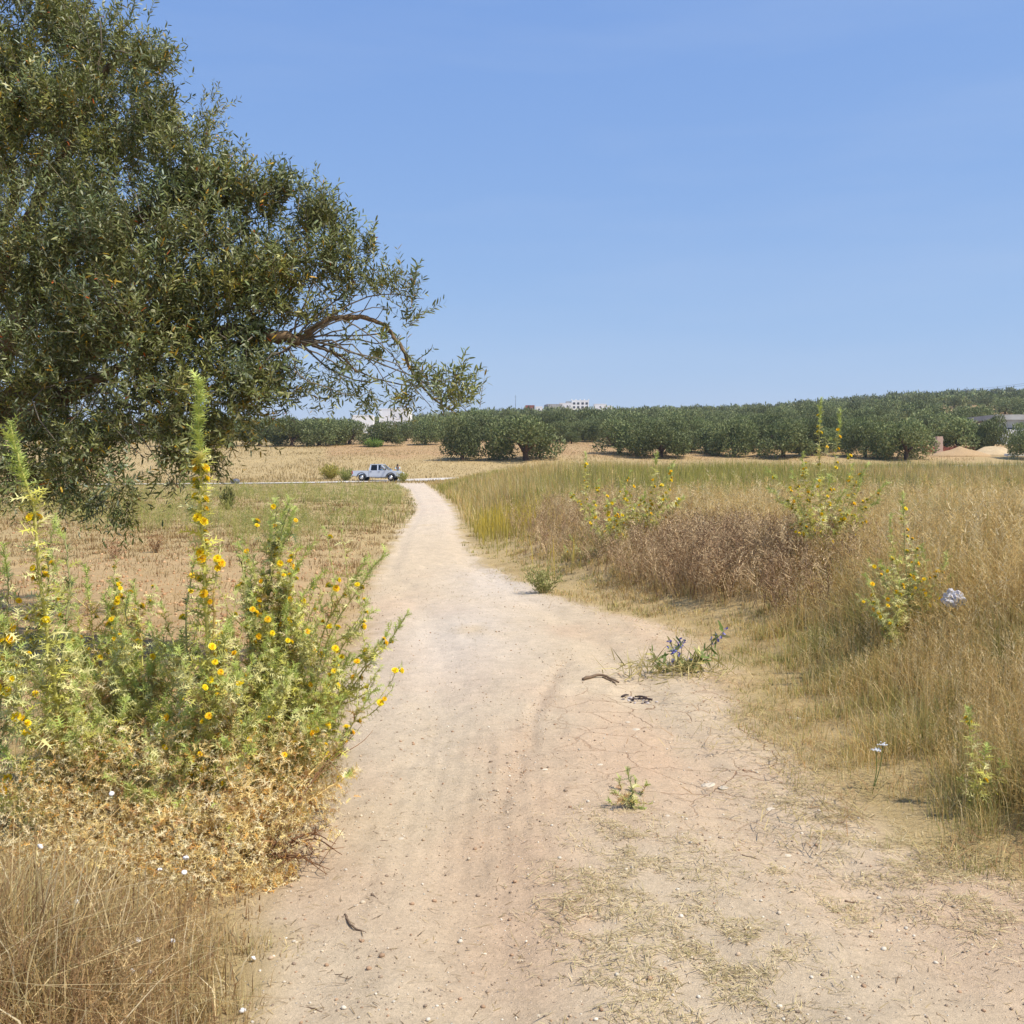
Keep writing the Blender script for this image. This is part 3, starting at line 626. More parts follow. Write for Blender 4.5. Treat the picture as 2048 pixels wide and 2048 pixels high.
# D: tall central spire
b = gpt(412, 4.35); T = Thistle(b, "tallest golden thistle spire, in front of the olive tree foliage, clusters of orange-yellow heads", GF)
T.shoot([b, P(418, 1450, 4.3), P(415, 1200, 4.25), P(402, 1000, 4.2), P(398, 765, 4.15)], .011, .080, .0082, 'green', .12, 18, (.5, .83), flr=.021)
T.shoot([P(420, 1480, 4.3), P(424, 1350, 4.28), P(428, 1200, 4.25), P(440, 1090, 4.25)], .009, .045, .016, 'straw', .8, 5, (.4, .95), flr=.018)
T.shoot([P(415, 1390, 4.3), P(375, 1300, 4.35), P(385, 1160, 4.4), P(395, 1110, 4.4)], .006, .055, .013, 'dark', -1, 3)
T.shoot([P(395, 1370, 4.35), P(340, 1290, 4.4), P(265, 1250, 4.4), P(258, 1190, 4.4)], .005, .045, .020, 'dark', -1, 2, (.85, .99))
for (ex, ey, ed) in [(455, 1240, 4.3), (330, 1400, 4.2), (470, 1330, 4.2), (380, 1420, 4.1), (450, 1480, 4.1), (360, 1260, 4.4), (300, 1500, 4.1), (420, 1360, 4.1), (305, 1590, 4.0)]:
    e = P(ex, ey, ed); T.shoot([b, b * .5 + e * .5 + rng.normal(0, .05, 3), e], .006, .056, .0125, rng.choice(['green', 'pale', 'gl']), .4, 3, (.45, .9), side=13)
T.drymound(P(400, 1600, 4.2), [.36, .28, .26], 800); T.done()
# E: bushy plant right of the spire
b = gpt(520, 4.6); T = Thistle(b, "wide bushy golden thistle right of the tallest spire, upright side stalks", GF)
for (mx, my, ex, ey, ed, tone, nf) in [(520, 1180, 478, 1090, 4.7, 'olive', 3), (535, 1150, 548, 1000, 4.8, 'dark', 2), (540, 1150, 578, 1000, 4.8, 'dark', 4), (560, 1150, 588, 1015, 4.8, 'olive', 3), (570, 1200, 628, 1085, 4.7, 'green', 4), (590, 1240, 645, 1145, 4.7, 'green', 2), (500, 1230, 490, 1140, 4.7, 'olive', 3),
        (480, 1330, 455, 1240, 4.6, 'pale', 3), (540, 1330, 545, 1230, 4.6, 'green', 3), (600, 1330, 610, 1250, 4.6, 'pale', 3), (640, 1350, 660, 1280, 4.5, 'pale', 3), (560, 1400, 590, 1330, 4.5, 'pale', 3), (500, 1400, 470, 1330, 4.4, 'gl', 3), (620, 1420, 660, 1360, 4.5, 'green', 2), (540, 1450, 530, 1390, 4.4, 'gl', 3), (600, 1470, 640, 1420, 4.4, 'pale', 2), (515, 1500, 500, 1440, 4.3, 'gl', 2), (580, 1290, 575, 1200, 4.6, 'pale', 2), (520, 1290, 505, 1190, 4.6, 'pale', 2)]:
    e = P(ex, ey, ed); m_ = P(mx, my, ed * .6 + b[1] * .4); T.shoot([b + rng.normal(0, .04, 3) * [1, 1, 0], m_ * .55 + b * .45 + rng.normal(0, .03, 3), m_, e], .006, .05, .0125, tone, .22, max(nf - 1, 1), (.5, .88), side=13)
T.drymound(P(520, 1580, 4.5), [.36, .28, .22], 620); T.done()
# F: plant leaning over the path
b = gpt(570, 4.75); T = Thistle(b, "golden thistle leaning out over the path, long arms tipped with green spikes", GF)
for (mx, my, ex, ey, ed, tone, nf) in [(660, 1270, 770, 1102, 4.7, 'olive', 4), (650, 1260, 738, 1112, 4.8, 'olive', 4), (690, 1400, 815, 1225, 4.6, 'olive', 1), (700, 1380, 782, 1250, 4.6, 'olive', 3), (680, 1300, 752, 1220, 4.7, 'pale', 3), (690, 1480, 756, 1372, 4.5, 'olive', 1), (650, 1400, 700, 1310, 4.6, 'green', 3), (660, 1360, 735, 1300, 4.6, 'green', 3), (640, 1460, 690, 1390, 4.5, 'green', 2), (610, 1480, 660, 1440, 4.4, 'green', 3)]:
    e = P(ex, ey, ed); m_ = P(mx, my, ed); T.shoot([b + rng.normal(0, .03, 3) * [1, 1, 0], m_ * .5 + b * .5 - [0, 0, .02], m_, e], .006, .047, .0125, tone, .2, nf, (.55, .85), side=5)
T.drymound(P(590, 1570, 4.6), [.28, .22, .17], 380); T.done()
# G: dead golden plant at the foot of the group
b = gpt(500, 4.1); T = Thistle(b, "dried golden thistle at the foot of the flowering group, leaves crisp and tan", GF, "dried_thistle")
for (ex, ey, ed) in [(712, 1540, 4.4), (650, 1580, 4.4), (690, 1470, 4.5), (480, 1560, 4.0), (560, 1590, 4.1), (420, 1600, 3.9), (610, 1640, 4.2), (520, 1700, 3.95), (330, 1640, 3.9), (250, 1620, 3.9), (440, 1520, 4.0), (575, 1500, 4.3)]:
    e = P(ex, ey, ed); T.shoot([b, b * .5 + e * .5 + [0, 0, .05], e], .006, .062, .012, 'gold', 1.0, 1 if ey < 1560 else 0, (.6, .95))
T.drymound(P(480, 1640, 4.1), [.42, .34, .2], 900); T.drymound(P(260, 1660, 3.9), [.5, .34, .13], 800); T.drymound(P(110, 1720, 3.75), [.36, .24, .10], 520); T.drymound(P(330, 1745, 3.72), [.36, .24, .11], 560); T.drymound(P(60, 1570, 4.0), [.34, .2, .12], 320); T.drymound(P(300, 1500, 4.12), [.5, .14, .12], 300); T.drymound(P(560, 1500, 4.35), [.25, .16, .14], 220); T.drymound(P(520, 1790, 3.95), [.16, .2, .07], 300, (.03, .06)); T.done()

def wild_thistle(base_px, D, label, tips, tone, dry=.3, group=None, leafL=.05, gap=.016, flr=.017, side=0):
    b = gpt(base_px, D); T = Thistle(b, label, group)
    for (mx, my, ex, ey, nf) in tips:
        dd = D * rng.uniform(.96, 1.04); e = P(ex, ey, dd); m_ = P(mx, my, dd); T.shoot([b + rng.normal(0, .03, 3) * [1, 1, 0], m_ * .6 + b * .4, m_, e], .006, leafL, gap, rng.choice(tone), dry, nf, (.45, .92), flr=flr, side=side)
    return T.done()
GR = "golden thistles standing in the tall grass"
wild_thistle(1640, 11.5, "big golden thistle with two tall spires rising above the grass and the far grove", [
    (1640, 960, 1641, 800, 7), (1668, 960, 1681, 822, 6), (1610, 980, 1607, 905, 3), (1590, 1000, 1532, 935, 4), (1580, 1010, 1535, 975, 4), (1600, 1000, 1582, 940, 3), (1690, 1000, 1706, 930, 4), (1700, 1000, 1735, 930, 5), (1710, 1000, 1722, 960, 3), (1720, 1020, 1775, 965, 3), (1730, 1020, 1760, 1000, 2), (1650, 1010, 1660, 950, 5), (1620, 1010, 1630, 960, 5), (1600, 1030, 1555, 1000, 3), (1660, 1040, 1690, 980, 3), (1640, 1060, 1600, 1020, 2)],
    ['olive', 'olive', 'green'], .35, GR, .076, .020, .024, 3)
wild_thistle(1830, 7.4, "pale grey-green thistle with one upright flowering stalk at right, beside the plastic bag", [
    (1812, 1130, 1806, 985, 6), (1790, 1180, 1760, 1120, 2), (1760, 1220, 1730, 1150, 3), (1770, 1230, 1735, 1200, 2), (1850, 1150, 1844, 1090, 2), (1870, 1170, 1895, 1105, 3), (1870, 1200, 1905, 1150, 2), (1830, 1200, 1822, 1130, 3), (1845, 1280, 1840, 1240, 2), (1790, 1280, 1750, 1230, 1), (1800, 1300, 1790, 1250, 1), (1860, 1290, 1850, 1190, 2), (1780, 1060, 1782, 1030, 2)],
    ['gl', 'olive', 'dark'], .25, GR, .056, .016, .018, 3)
wild_thistle(1960, 4.62, "small bright green thistle with a single orange head, low at the right edge", [
    (1950, 1540, 1938, 1420, 2), (1960, 1560, 1975, 1490, 1), (1930, 1600, 1925, 1560, 0), (1990, 1580, 2010, 1530, 0)], ['olive', 'green'], -1, GR, .055, .014)
wild_thistle(1240, 15.5, "cluster of yellow-flowered thistle above the brown weeds in mid field", [
    (1220, 1040, 1215, 1000, 6), (1250, 1040, 1250, 975, 6), (1270, 1040, 1290, 985, 6), (1300, 1020, 1315, 905, 6), (1330, 1000, 1346, 925, 6), (1200, 1060, 1180, 1010, 5), (1240, 1060, 1230, 1020, 6), (1280, 1050, 1300, 1030, 5), (1345, 1020, 1370, 990, 3), (1310, 1040, 1340, 1010, 4), (1260, 1060, 1268, 1010, 6), (1225, 1080, 1215, 1050, 4)], ['green', 'olive'], .1, GR, .10, .024, .030, 4)
wild_thistle(1175, 19, "slender thistle spire left of the yellow-flowered cluster, tip above the green grass", [
    (1172, 1000, 1172, 905, 7), (1190, 1010, 1198, 960, 4), (1165, 1010, 1140, 985, 3), (1230, 1000, 1262, 940, 4)], ['green', 'olive'], .2, GR, .10, .03, .030, 1)
wild_thistle(1180, 16, "leafy green thistle low among brown weeds nearer the path", [(1165, 1110, 1140, 1070, 2), (1180, 1110, 1172, 1080, 2), (1200, 1100, 1220, 1050, 1), (1150, 1120, 1130, 1095, 1)], ['gl', 'green'], -1, GR, .08, .025)
wild_thistle(1258, 4.82, "lone seedling thistle sprouting in the middle of the bare path", [
    (1262, 1590, 1254, 1540, 0), (1275, 1600, 1293, 1565, 0), (1245, 1600, 1228, 1580, 0), (1270, 1608, 1305, 1610, 0), (1240, 1612, 1218, 1606, 0), (1250, 1600, 1238, 1556, 0), (1258, 1595, 1272, 1560, 0), (1265, 1615, 1290, 1618, 0)], ['dark', 'dark', 'brown'], .45, None, .036, .009)

# ================================================================== GRASS AND WEEDS (nobody could count them)
def scatter(n, d0, d1, u0, u1, power=1.0):
    """log-uniform in depth: density falls with distance squared"""
    D = np.exp(rng.uniform(math.log(d0), math.log(d1), n)); u = rng.uniform(u0, u1, n); return u * D, D
def tufts(x, y, per, spr):
    k = np.maximum(1, rng.poisson(per, len(x))); i = np.repeat(np.arange(len(x)), k); sp_ = spr * (1 + .03 * y[i])
    dx = rng.normal(0, 1, len(i)) * sp_; dy = rng.normal(0, 1, len(i)) * sp_; ts_ = rng.uniform(.55, 1.25, len(x))[i]
    return x[i] + dx, y[i] + dy, np.arctan2(dy, dx) + rng.normal(0, .5, len(i)), i, ts_
def keep(mask, *a): return [q[mask] for q in a]
G_GOLD = [srgb(226, 198, 132), srgb(214, 182, 110), srgb(234, 212, 160), srgb(200, 164, 100), srgb(194, 182, 112)]
G_BROWN = [srgb(164, 136, 102), srgb(186, 158, 120), srgb(142, 114, 86), srgb(204, 178, 136)]
G_GREEN = [srgb(184, 176, 82), srgb(164, 162, 78), srgb(200, 186, 104), srgb(186, 172, 108), srgb(150, 152, 80)]
G_OLIVE = [srgb(168, 162, 92), srgb(190, 180, 114), srgb(150, 148, 86)]
def pick(pal, n, s=.12): return np.array(pal)[rng.integers(len(pal), size=n)] * (1 + rng.normal(0, s, (n, 1)))
def brownmask(x, y):
    n = fbm(x * .9, y * .6, 81)
    m = np.maximum(gauss(x, y, 2.5, 12.3, 1.2, 2.0), gauss(x, y, 1.3, 18, 1.4, 3.2) * .8); m = np.maximum(m, gauss(x, y, 1.0, 23, 2.2, 4) * .7)
    return np.clip(m * 1.2 + (n - .5) * 1.2 * (m > .05), 0, 1)
def right_height(x, y):
    rb = x - pright(y); n = fbm(x * .8, y * .5, 83)
    h = .10 + .74 * sstep(.1, 1.9, rb)
    h = np.where(y > 9.5, .08 + .76 * sstep(.5, 3.2, rb), h)
    h = h * (.30 + .85 * n) * (.7 + .6 * fbm(x * 2.5, y * 2.0, 84, 2))
    return h
def greenband(x, y): return sstep(26, 36, y + 10 * (fbm(x * .15, y * .1, 85) - .5) - 0.55 * np.maximum(x - 3, 0) * 0)
bagG = Bag(); bagB = Bag(); bagN = Bag()
# right bank, near and middle
x, y = scatter(20000, 3.6, 34, -.12, .60); rb = x - pright(y); ed = rb + (fbm(x * 1.8, y * 1.8, 86) - .5) * 1.5 + (fbm(x * 6, y * 6, 89, 2) - .5) * .3
cl = fbm(x * 3.1, y * 3.1, 87, 3)
m = (ed > -.08) & (rng.random(len(x)) < np.clip(.25 + .9 * sstep(0, .9, ed), 0, 1) * np.clip(3.2 * (cl - .30), .08, 1)); x, y = keep(m, x, y); x, y, az_, ti_, ts_ = tufts(x, y, 24, .045)
m = (x - pright(y) > -.12) & (y > 3.3); x, y, az_, ti_, ts_ = keep(m, x, y, az_, ti_, ts_); n = len(x); tufc = rng.normal(1, .12, ti_.max() + 1)[ti_]
bm_ = brownmask(x, y); isb = rng.random(n) < bm_ * .42; gb = greenband(x, y); isg = rng.random(n) < gb * .9
edge = np.clip(1 - (x - pright(y)) / 1.3, 0, 1); ny_ = fbm(x * .7, y * .7, 88)
iso = (rng.random(n) < np.clip(.28 + edge * .45 + 2.6 * (ny_ - .48), 0, .8)) & ~isb
C1 = pick(G_GOLD, n); C1[iso] = pick(G_OLIVE, int(iso.sum())); C1[isb] = pick(G_BROWN, int(isb.sum())); C1[isg] = pick(G_GREEN, int(isg.sum()))
C1 = C1 * tufc[:, None]; H = np.maximum(right_height(x, y), .05) * rng.uniform(.45, 1.15, n) * ts_; Wd = np.clip(.00055 * y, .0026, .02) * rng.uniform(.7, 1.3, n)
pos = np.stack([x, y, gz(x, y) - .01], -1)
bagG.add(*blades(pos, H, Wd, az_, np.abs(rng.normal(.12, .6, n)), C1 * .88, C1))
# long pale stems arching out of the bank
x, y = scatter(5200, 4.3, 22, .0, .58); rb = x - pright(y); m = rb > .3; x, y = keep(m, x, y); n = len(x); C1 = pick([srgb(230, 208, 156), srgb(220, 190, 124), srgb(206, 172, 104)], n)
H = right_height(x, y) * rng.uniform(.9, 1.6, n); bagG.add(*blades(np.stack([x, y, gz(x, y)], -1), H, np.clip(.0006 * y, .003, .01), rng.normal(2.9, 1.4, n), np.abs(rng.normal(.35, .45, n)), C1 * .85, C1))
# seed sprays and twiggy weeds on the right bank
x, y = scatter(30000, 4.2, 34, -.1, .58); rb = x - pright(y); m = (rb > .45 + .4 * rng.random(len(x))) & (fbm(x * 2.2, y * 2.2, 91) > .38); x, y = keep(m, x, y); n = len(x)
bm_ = brownmask(x, y); isb = rng.random(n) < bm_ * .6; C = pick([srgb(216, 190, 130), srgb(204, 174, 110), srgb(196, 166, 110), srgb(228, 208, 160)], n); C[isb] = pick(G_BROWN, int(isb.sum()))
isg = rng.random(n) < greenband(x, y) * .8; C[isg] = pick(G_GREEN, int(isg.sum()))
H = right_height(x, y) * rng.uniform(.7, 1.25, n); pos = np.stack([x, y, gz(x, y)], -1); D = rdir(n) * .28; D[:, 2] = 1; kind = rng.integers(3, size=n)
for k in range(3):
    for q, SP, tgt in ((isb, SPRAYS, bagB), (~isb, SPRAYS_FINE, bagG)):
        mm = (kind == k) & q
        if mm.sum(): tgt.add(*stamp(SP[k][0], SP[k][1], pos[mm], D[mm], rdir(int(mm.sum())), H[mm] * (1.0 if tgt is bagG else .95), C[mm], width=np.maximum(H[mm], .35) * np.clip(.6 + y[mm] * .05, .8, 1.9)))
# extra brown twigs in the dark weed mass
x = np.concatenate([rng.normal(2.5, .8, 1900), rng.normal(1.2, 1.4, 800)]); y = np.concatenate([rng.normal(12.3, 1.6, 1900), rng.normal(19, 3.6, 800)])
m = (x - pright(y) > .9) & (y > 9.5); x, y = keep(m, x, y); n = len(x); pos = np.stack([x, y, gz(x, y)], -1); D = rdir(n) * .45; D[:, 2] = 1
H = .60 * rng.uniform(.5, 1.1, n); kind = rng.integers(3, size=n)
for k in range(3):
    mm = kind == k; bagB.add(*stamp(SPRAYS[k][0], SPRAYS[k][1], pos[mm], D[mm], rdir(int(mm.sum())), H[mm], pick(G_BROWN, int(mm.sum()), .18), width=H[mm] * 1.3))
tag(bagB.build("dead_weeds", M_TWIG), "dense brown dead weeds standing in the dry grass right of the path", "weeds", kind='stuff')
# green-yellow band farther off, right of the path
x, y = scatter(26000, 27, 104, -.11, .60); e = x - pright(y); m = (e > .3) & (rng.random(len(x)) < greenband(x, y)) & (near_road(x, y) > 2.4); x, y = keep(m, x, y); x, y, az_, ti_, ts_ = tufts(x, y, 7, .06); n = len(x); tufc = rng.normal(1, .13, ti_.max() + 1)[ti_]
zone = fbm(x * .12, y * .05, 95); u = x / y
C1 = pick(G_GREEN, n, .10); gm = rng.random(n) < sstep(.30, .40, u) * .4 * (y < 55); C1[gm] = pick([srgb(146, 142, 104), srgb(160, 148, 110), srgb(128, 132, 96)], int(gm.sum()))
dm = rng.random(n) < sstep(.42, .66, zone) * .7 + .12 + .6 * sstep(70, 90, y); C1[dm] = pick(G_GOLD, int(dm.sum()))
H = (.45 + .62 * fbm(x * .4, y * .25, 96)) * rng.uniform(.55, 1.2, n) * (.6 + .4 * sstep(.3, 1.8, x - pright(y))) * (1 - .55 * sstep(60, 95, y)); H = H * (.6 + .5 * ts_); C1 = C1 * tufc[:, None]; Wd = np.clip(.0005 * y, .012, .04) * rng.uniform(.6, 1.2, n)
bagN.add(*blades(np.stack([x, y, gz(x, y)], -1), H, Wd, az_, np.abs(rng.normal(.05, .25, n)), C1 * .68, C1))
tag(bagN.build("green_grass", M_GRASS), "band of tall yellow-green grass across the field right of the path", "grass", kind='stuff')
# left field: short, sparse, with green weeds farther back
x, y = scatter(21000, 5.5, 104, -.62, .0); lb = pleft(y) - x + (fbm(x * 1.5, y * 1.5, 97) - .5) * .5; nz = fbm(x * .5, y * .3, 98); nf = fbm(x * 2.2, y * 1.2, 99, 3)
bare = np.clip(gauss(x, y, -4.6, 14, 3.0, 4.0) * .9 + gauss(x, y, -3.5, 9, 2.5, 3) * .7, 0, .8)
m = (lb > .08) & (rng.random(len(x)) < (1 - bare) * np.clip(2.6 * (nf - .26), .15, 1)) & (near_road(x, y) > 2.3); x, y = keep(m, x, y); x, y, az_, ti_, ts_ = tufts(x, y, 11, .07)
m = (pleft(y) - x > -.05); x, y, az_, ti_, ts_ = keep(m, x, y, az_, ti_, ts_); n = len(x); tufc = rng.normal(1, .13, ti_.max() + 1)[ti_]
green = np.clip(sstep(18, 40, y + 9 * (fbm(x * .5, y * .3, 98) - .5)) * sstep(-.36, -.10, x / y + .3 * (fbm(x * .2, y * .1, 131) - .5)) * .8 + sstep(34, 50, y) * .3 + 1.2 * (fbm(x * .3, y * .2, 101) - .6), 0, .9)
C1 = pick([srgb(184, 156, 104), srgb(166, 138, 88), srgb(150, 118, 82), srgb(196, 170, 120)], n); isg = rng.random(n) < green; C1[isg] = pick([srgb(172, 164, 96), srgb(186, 176, 112), srgb(156, 154, 92), srgb(178, 170, 118)], int(isg.sum()))
H = (.045 + .09 * fbm(x * .9, y * .6, 102) + .22 * green * fbm(x * 1.2, y * .8, 103)) * rng.uniform(.4, 1.4, n) * ts_ ** 2; C1 = C1 * tufc[:, None]; Wd = np.clip(.0006 * y, .004, .03) * rng.uniform(.6, 1.3, n)
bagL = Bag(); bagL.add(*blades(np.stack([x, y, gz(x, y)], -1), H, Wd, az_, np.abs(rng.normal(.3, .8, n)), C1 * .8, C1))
# taller green weeds left of the path, 20-60 m
x, y = scatter(5000, 19, 80, -.55, -.04); lb = pleft(y) - x; m = (lb > .6) & (fbm(x * .25, y * .15, 104) + .5 * (x / y + .2) > .44) & (near_road(x, y) > 2.5); x, y = keep(m, x, y); n = len(x); kind = rng.integers(3, size=n); H = rng.uniform(.25, .65, n); D = rdir(n) * .25; D[:, 2] = 1
for k in range(3):
    mm = kind == k; bagL.add(*stamp(SPRAYS[k][0], SPRAYS[k][1], np.stack([x, y, gz(x, y)], -1)[mm], D[mm], rdir(int(mm.sum())), H[mm], pick([srgb(158, 162, 84), srgb(174, 172, 92), srgb(140, 148, 84), srgb(186, 174, 112)], int(mm.sum())), width=H[mm] * np.clip(y[mm] / 14, 1.2, 3)))
tag(bagL.build("field_grass", M_GRASS), "short patchy dry and greenish grass on the reddish field left of the path", "grass", kind='stuff')
# the far dry field between road and grove
x, y = scatter(60000, 100, 190, -.5, .45); m = near_road(x, y) > 2.4; x, y = keep(m, x, y); n = len(x); C1 = pick([srgb(190, 164, 112), srgb(176, 148, 96), srgb(160, 140, 90), srgb(200, 178, 130)], n)
H = (.10 + .5 * np.clip(fbm(x * .12, y * .12, 105) - .42, 0, 1)) * rng.uniform(.6, 1.6, n)
bagF = Bag(); bagF.add(*blades(np.stack([x, y, gz(x, y)], -1), H, np.full(n, .06), rng.random(n) * 6.28, np.abs(rng.normal(0, .3, n)), C1 * .85, C1))
tag(bagF.build("straw_field", M_GRASS), "low straw on the far field between the road and the olive grove", "grass", kind='stuff')
# near dry grass, lower left
x, y = scatter(5200, 2.5, 6.2, -.75, -.12); lb = pleft(y) - x + (fbm(x * 3, y * 3, 106) - .5) * .5; cl = fbm(x * 5, y * 5, 107, 3)
m = (lb > .03) & (rng.random(len(x)) < np.clip(.2 + lb * 1.2, 0, 1) * np.clip(.25 + 1.8 * (cl - .2), .1, 1) * (1 - .75 * sstep(4.2, 5.0, y))); x, y = keep(m, x, y); x, y, az_, ti_, ts_ = tufts(x, y, 16, .03); n = len(x); tufc = rng.normal(1, .14, ti_.max() + 1)[ti_]
C1 = pick([srgb(212, 186, 126), srgb(196, 166, 108), srgb(224, 202, 150), srgb(184, 152, 104), srgb(160, 130, 90), srgb(188, 176, 118), srgb(206, 190, 134)], n)
H = (.09 + .30 * sstep(0, .7, pleft(y) - x)) * rng.uniform(.4, 1.25, n) * (1 - .74 * sstep(2.9, 3.7, y)); lean = np.abs(rng.normal(.2, .7, n)); H = H * ts_; C1 = C1 * tufc[:, None]
bagD = Bag(); bagD.add(*blades(np.stack([x, y, gz(x, y) - .005], -1), H, rng.uniform(.0016, .0036, n), az_, lean, C1 * .8, C1))
x, y = scatter(5200, 2.5, 4.6, -.72, -.17); m = (pleft(y) - x > .05); x, y = keep(m, x, y); n = len(x); C1 = pick([srgb(222, 200, 148), srgb(206, 176, 118), srgb(176, 142, 98), srgb(150, 120, 84), srgb(230, 212, 170)], n, .15)
bagD.add(*blades(np.stack([x, y, gz(x, y) - .005], -1), (.10 + .30 * sstep(0, .6, pleft(y) - x)) * rng.uniform(.4, 1.5, n) * (1 - .7 * sstep(2.9, 3.8, y)), rng.uniform(.003, .0062, n), rng.random(n) * 6.28, np.abs(rng.normal(.2, .8, n)), C1 * .85, C1))
x, y = scatter(3000, 2.5, 5.2, -.72, -.2); lb = pleft(y) - x; m = lb > .2; x, y = keep(m, x, y); n = len(x); kind = rng.integers(3, size=n); D = rdir(n) * .6; D[:, 2] = 1; H = rng.uniform(.12, .34, n) * (1 - .74 * sstep(2.9, 3.7, y))
for k in range(3):
    mm = kind == k; bagD.add(*stamp(SPRAYS[k][0], SPRAYS[k][1], np.stack([x, y, gz(x, y)], -1)[mm], D[mm], rdir(int(mm.sum())), H[mm], pick([srgb(190, 156, 108), srgb(212, 184, 132), srgb(166, 134, 96)], int(mm.sum())), width=H[mm] * .9))
SNAILS = [(368, 1745, 3.75), (30, 1812, 3.55), (133, 1808, 3.6), (276, 1881, 3.5), (262, 1884, 3.5), (128, 1911, 3.45), (206, 1916, 3.45), (345, 1883, 3.55), (264, 1942, 3.35), (302, 1945, 3.35), (95, 1962, 3.3), (84, 1968, 3.3), (126, 1978, 3.28), (130, 1993, 3.25), (186, 2027, 3.2), (62, 1910, 3.45), (485, 2022, 3.15), (506, 1917, 3.35), (153, 1804, 3.6), (320, 1740, 3.8), (372, 1717, 3.85), (80, 1694, 3.9), (223, 1588, 4.1)]
sp_, sh_ = [], []
snail_pos = []
for (px, py, D) in SNAILS:
    D = D - (.42 if px < 450 else 0); p = P(px, py, D); z0 = float(gz(p[0], p[1]))
    if p[2] < z0 + .012: # lies on the ground: slide along the ray to the earth
        dd = D
        while P(px, py, dd)[2] < float(gz(*P(px, py, dd)[:2])) + .012 and dd > 2: dd -= .01
        p = P(px, py, dd); z0 = float(gz(p[0], p[1]))
    snail_pos.append(p); sp_.append([p[0], p[1], z0]); sh_.append(max(p[2] - z0 + .005, .02))
sp_ = np.array(sp_); sh_ = np.array(sh_); n = len(sp_)
V, Pq, C = blades(sp_, sh_, np.full(n, .004), np.zeros(n), np.zeros(n), np.tile(srgb(170, 140, 90), (n, 1)), np.tile(srgb(190, 160, 104), (n, 1))); bagD.add(V, Pq, C)
tag(bagD.build("dry_grass_foreground", M_GRASS), "tangled dry grass in the lower left corner under the thistles", "grass", kind='stuff')
tag(bagG.build("dry_grass", M_GRASS), "tall golden dry grass covering the raised bank right of the path", "grass", kind='stuff')
# yellow-flowering patch beside the path
x = np.concatenate([rng.normal(-.3, .5, 1000), rng.normal(.2, .5, 40)]); y = np.concatenate([rng.normal(23.5, 1.7, 1000), rng.normal(15, .8, 40)]); m = x - pright(y) > .25; x, y = keep(m, x, y); n = len(x); H = rng.uniform(.25, .75, n)
C0 = pick([srgb(168, 160, 84), srgb(180, 164, 92)], n); C1 = pick([srgb(222, 190, 40), srgb(206, 180, 66), srgb(196, 178, 96)], n); yb = Bag(); yb.add(*blades(np.stack([x, y, gz(x, y)], -1), H, np.full(n, .012), rng.random(n) * 6.28, np.abs(rng.normal(0, .2, n)), C0, C1))
tag(yb.build("yellow_wildflowers", M_GRASS), "patch of fine yellow wildflowers beside the path in mid distance", "wildflowers", kind='stuff')
# flattened straw on the path
LIT = [(1300, 1690, .22, .5), (1370, 1760, .25, .5), (1240, 1700, .25, .4), (1200, 1830, .2, .6), (1330, 1890, .35, .8), (1440, 1950, .22, .7), (1160, 1760, .18, .4), (1620, 1600, .25, .9), (1700, 1650, .4, 1.2), (1780, 1690, .4, 1.2), (1840, 1770, .3, .9), (1930, 1760, .3, .8), (1640, 1550, .25, .6), (1600, 1690, .06, .12), (1600, 1800, .06, .15), (1690, 1830, .10, .2), (1540, 1900, .15, .3), (1400, 2020, .3, .6), (1250, 1990, .2, .3), (1230, 1640, .16, .2), (2010, 1830, .25, .4), (1560, 1750, .05, .08), (1450, 1900, .2, .3)]
lp, lw = [], []
def path_hit(px, py):
    dd = 2.2
    while dd < 130 and P(px, py, dd)[2] > float(path_z(*P(px, py, dd)[:2])): dd *= 1.006
    return P(px, py, dd)
for (px, py, r, wgt) in LIT:
    c = path_hit(px, py); k = int(1650 * wgt); q = rng.normal(0, 1, (k, 2)) * [r * .62, r * .95]; q += c[:2]; lp.append(q)
q = np.concatenate(lp); n = len(q); kk = fbm(q[:, 0] * 9, q[:, 1] * 9, 111, 3) > .44; q = q[kk]; n = len(q)
C1 = pick([srgb(220, 202, 156), srgb(204, 188, 138), srgb(186, 172, 124), srgb(224, 208, 168), srgb(166, 148, 106)], n, .14)
pos = np.stack([q[:, 0], q[:, 1], path_z(q[:, 0], q[:, 1]) + rng.uniform(-.004, .012, n)], -1); D = rdir(n); D[:, 2] = rng.uniform(-.05, .22, n)
STR = np.array([[0, -.5, 0], [0, .5, 0], [.55, .45, .5], [.55, -.45, .5], [1, 0, 0]]); lb_ = Bag()
lb_.add(*stamp(STR, [np.array([[0, 1, 2, 3]]), np.array([[3, 2, 4]])], pos, D, np.tile([0, 0, 1.0], (n, 1)) + rdir(n) * .4, rng.uniform(.02, .066, n), C1, width=rng.uniform(.0014, .003, n)))
# trampled straw along the ragged verge
n = 9000; y = np.exp(rng.uniform(math.log(3.9), math.log(17), n)); x = pright(y) + rng.normal(.15, .32, n); kk = fbm(x * 4, y * 4, 113, 3) > .42; x, y = x[kk], y[kk]; n = len(x)
pos = np.stack([x, y, gz(x, y) + .015 + .02 * sstep(.2, -.2, x - pright(y)) + rng.uniform(0, .012, n)], -1); D = rdir(n); D[:, 2] = rng.uniform(0, .35, n)
lb_.add(*stamp(STR, [np.array([[0, 1, 2, 3]]), np.array([[3, 2, 4]])], pos, D, np.tile([0, 0, 1.0], (n, 1)) + rdir(n) * .4, rng.uniform(.04, .16, n), pick([srgb(206, 186, 130), srgb(186, 168, 112), srgb(160, 144, 98), srgb(170, 134, 92)], n, .14), width=rng.uniform(.002, .004, n)))
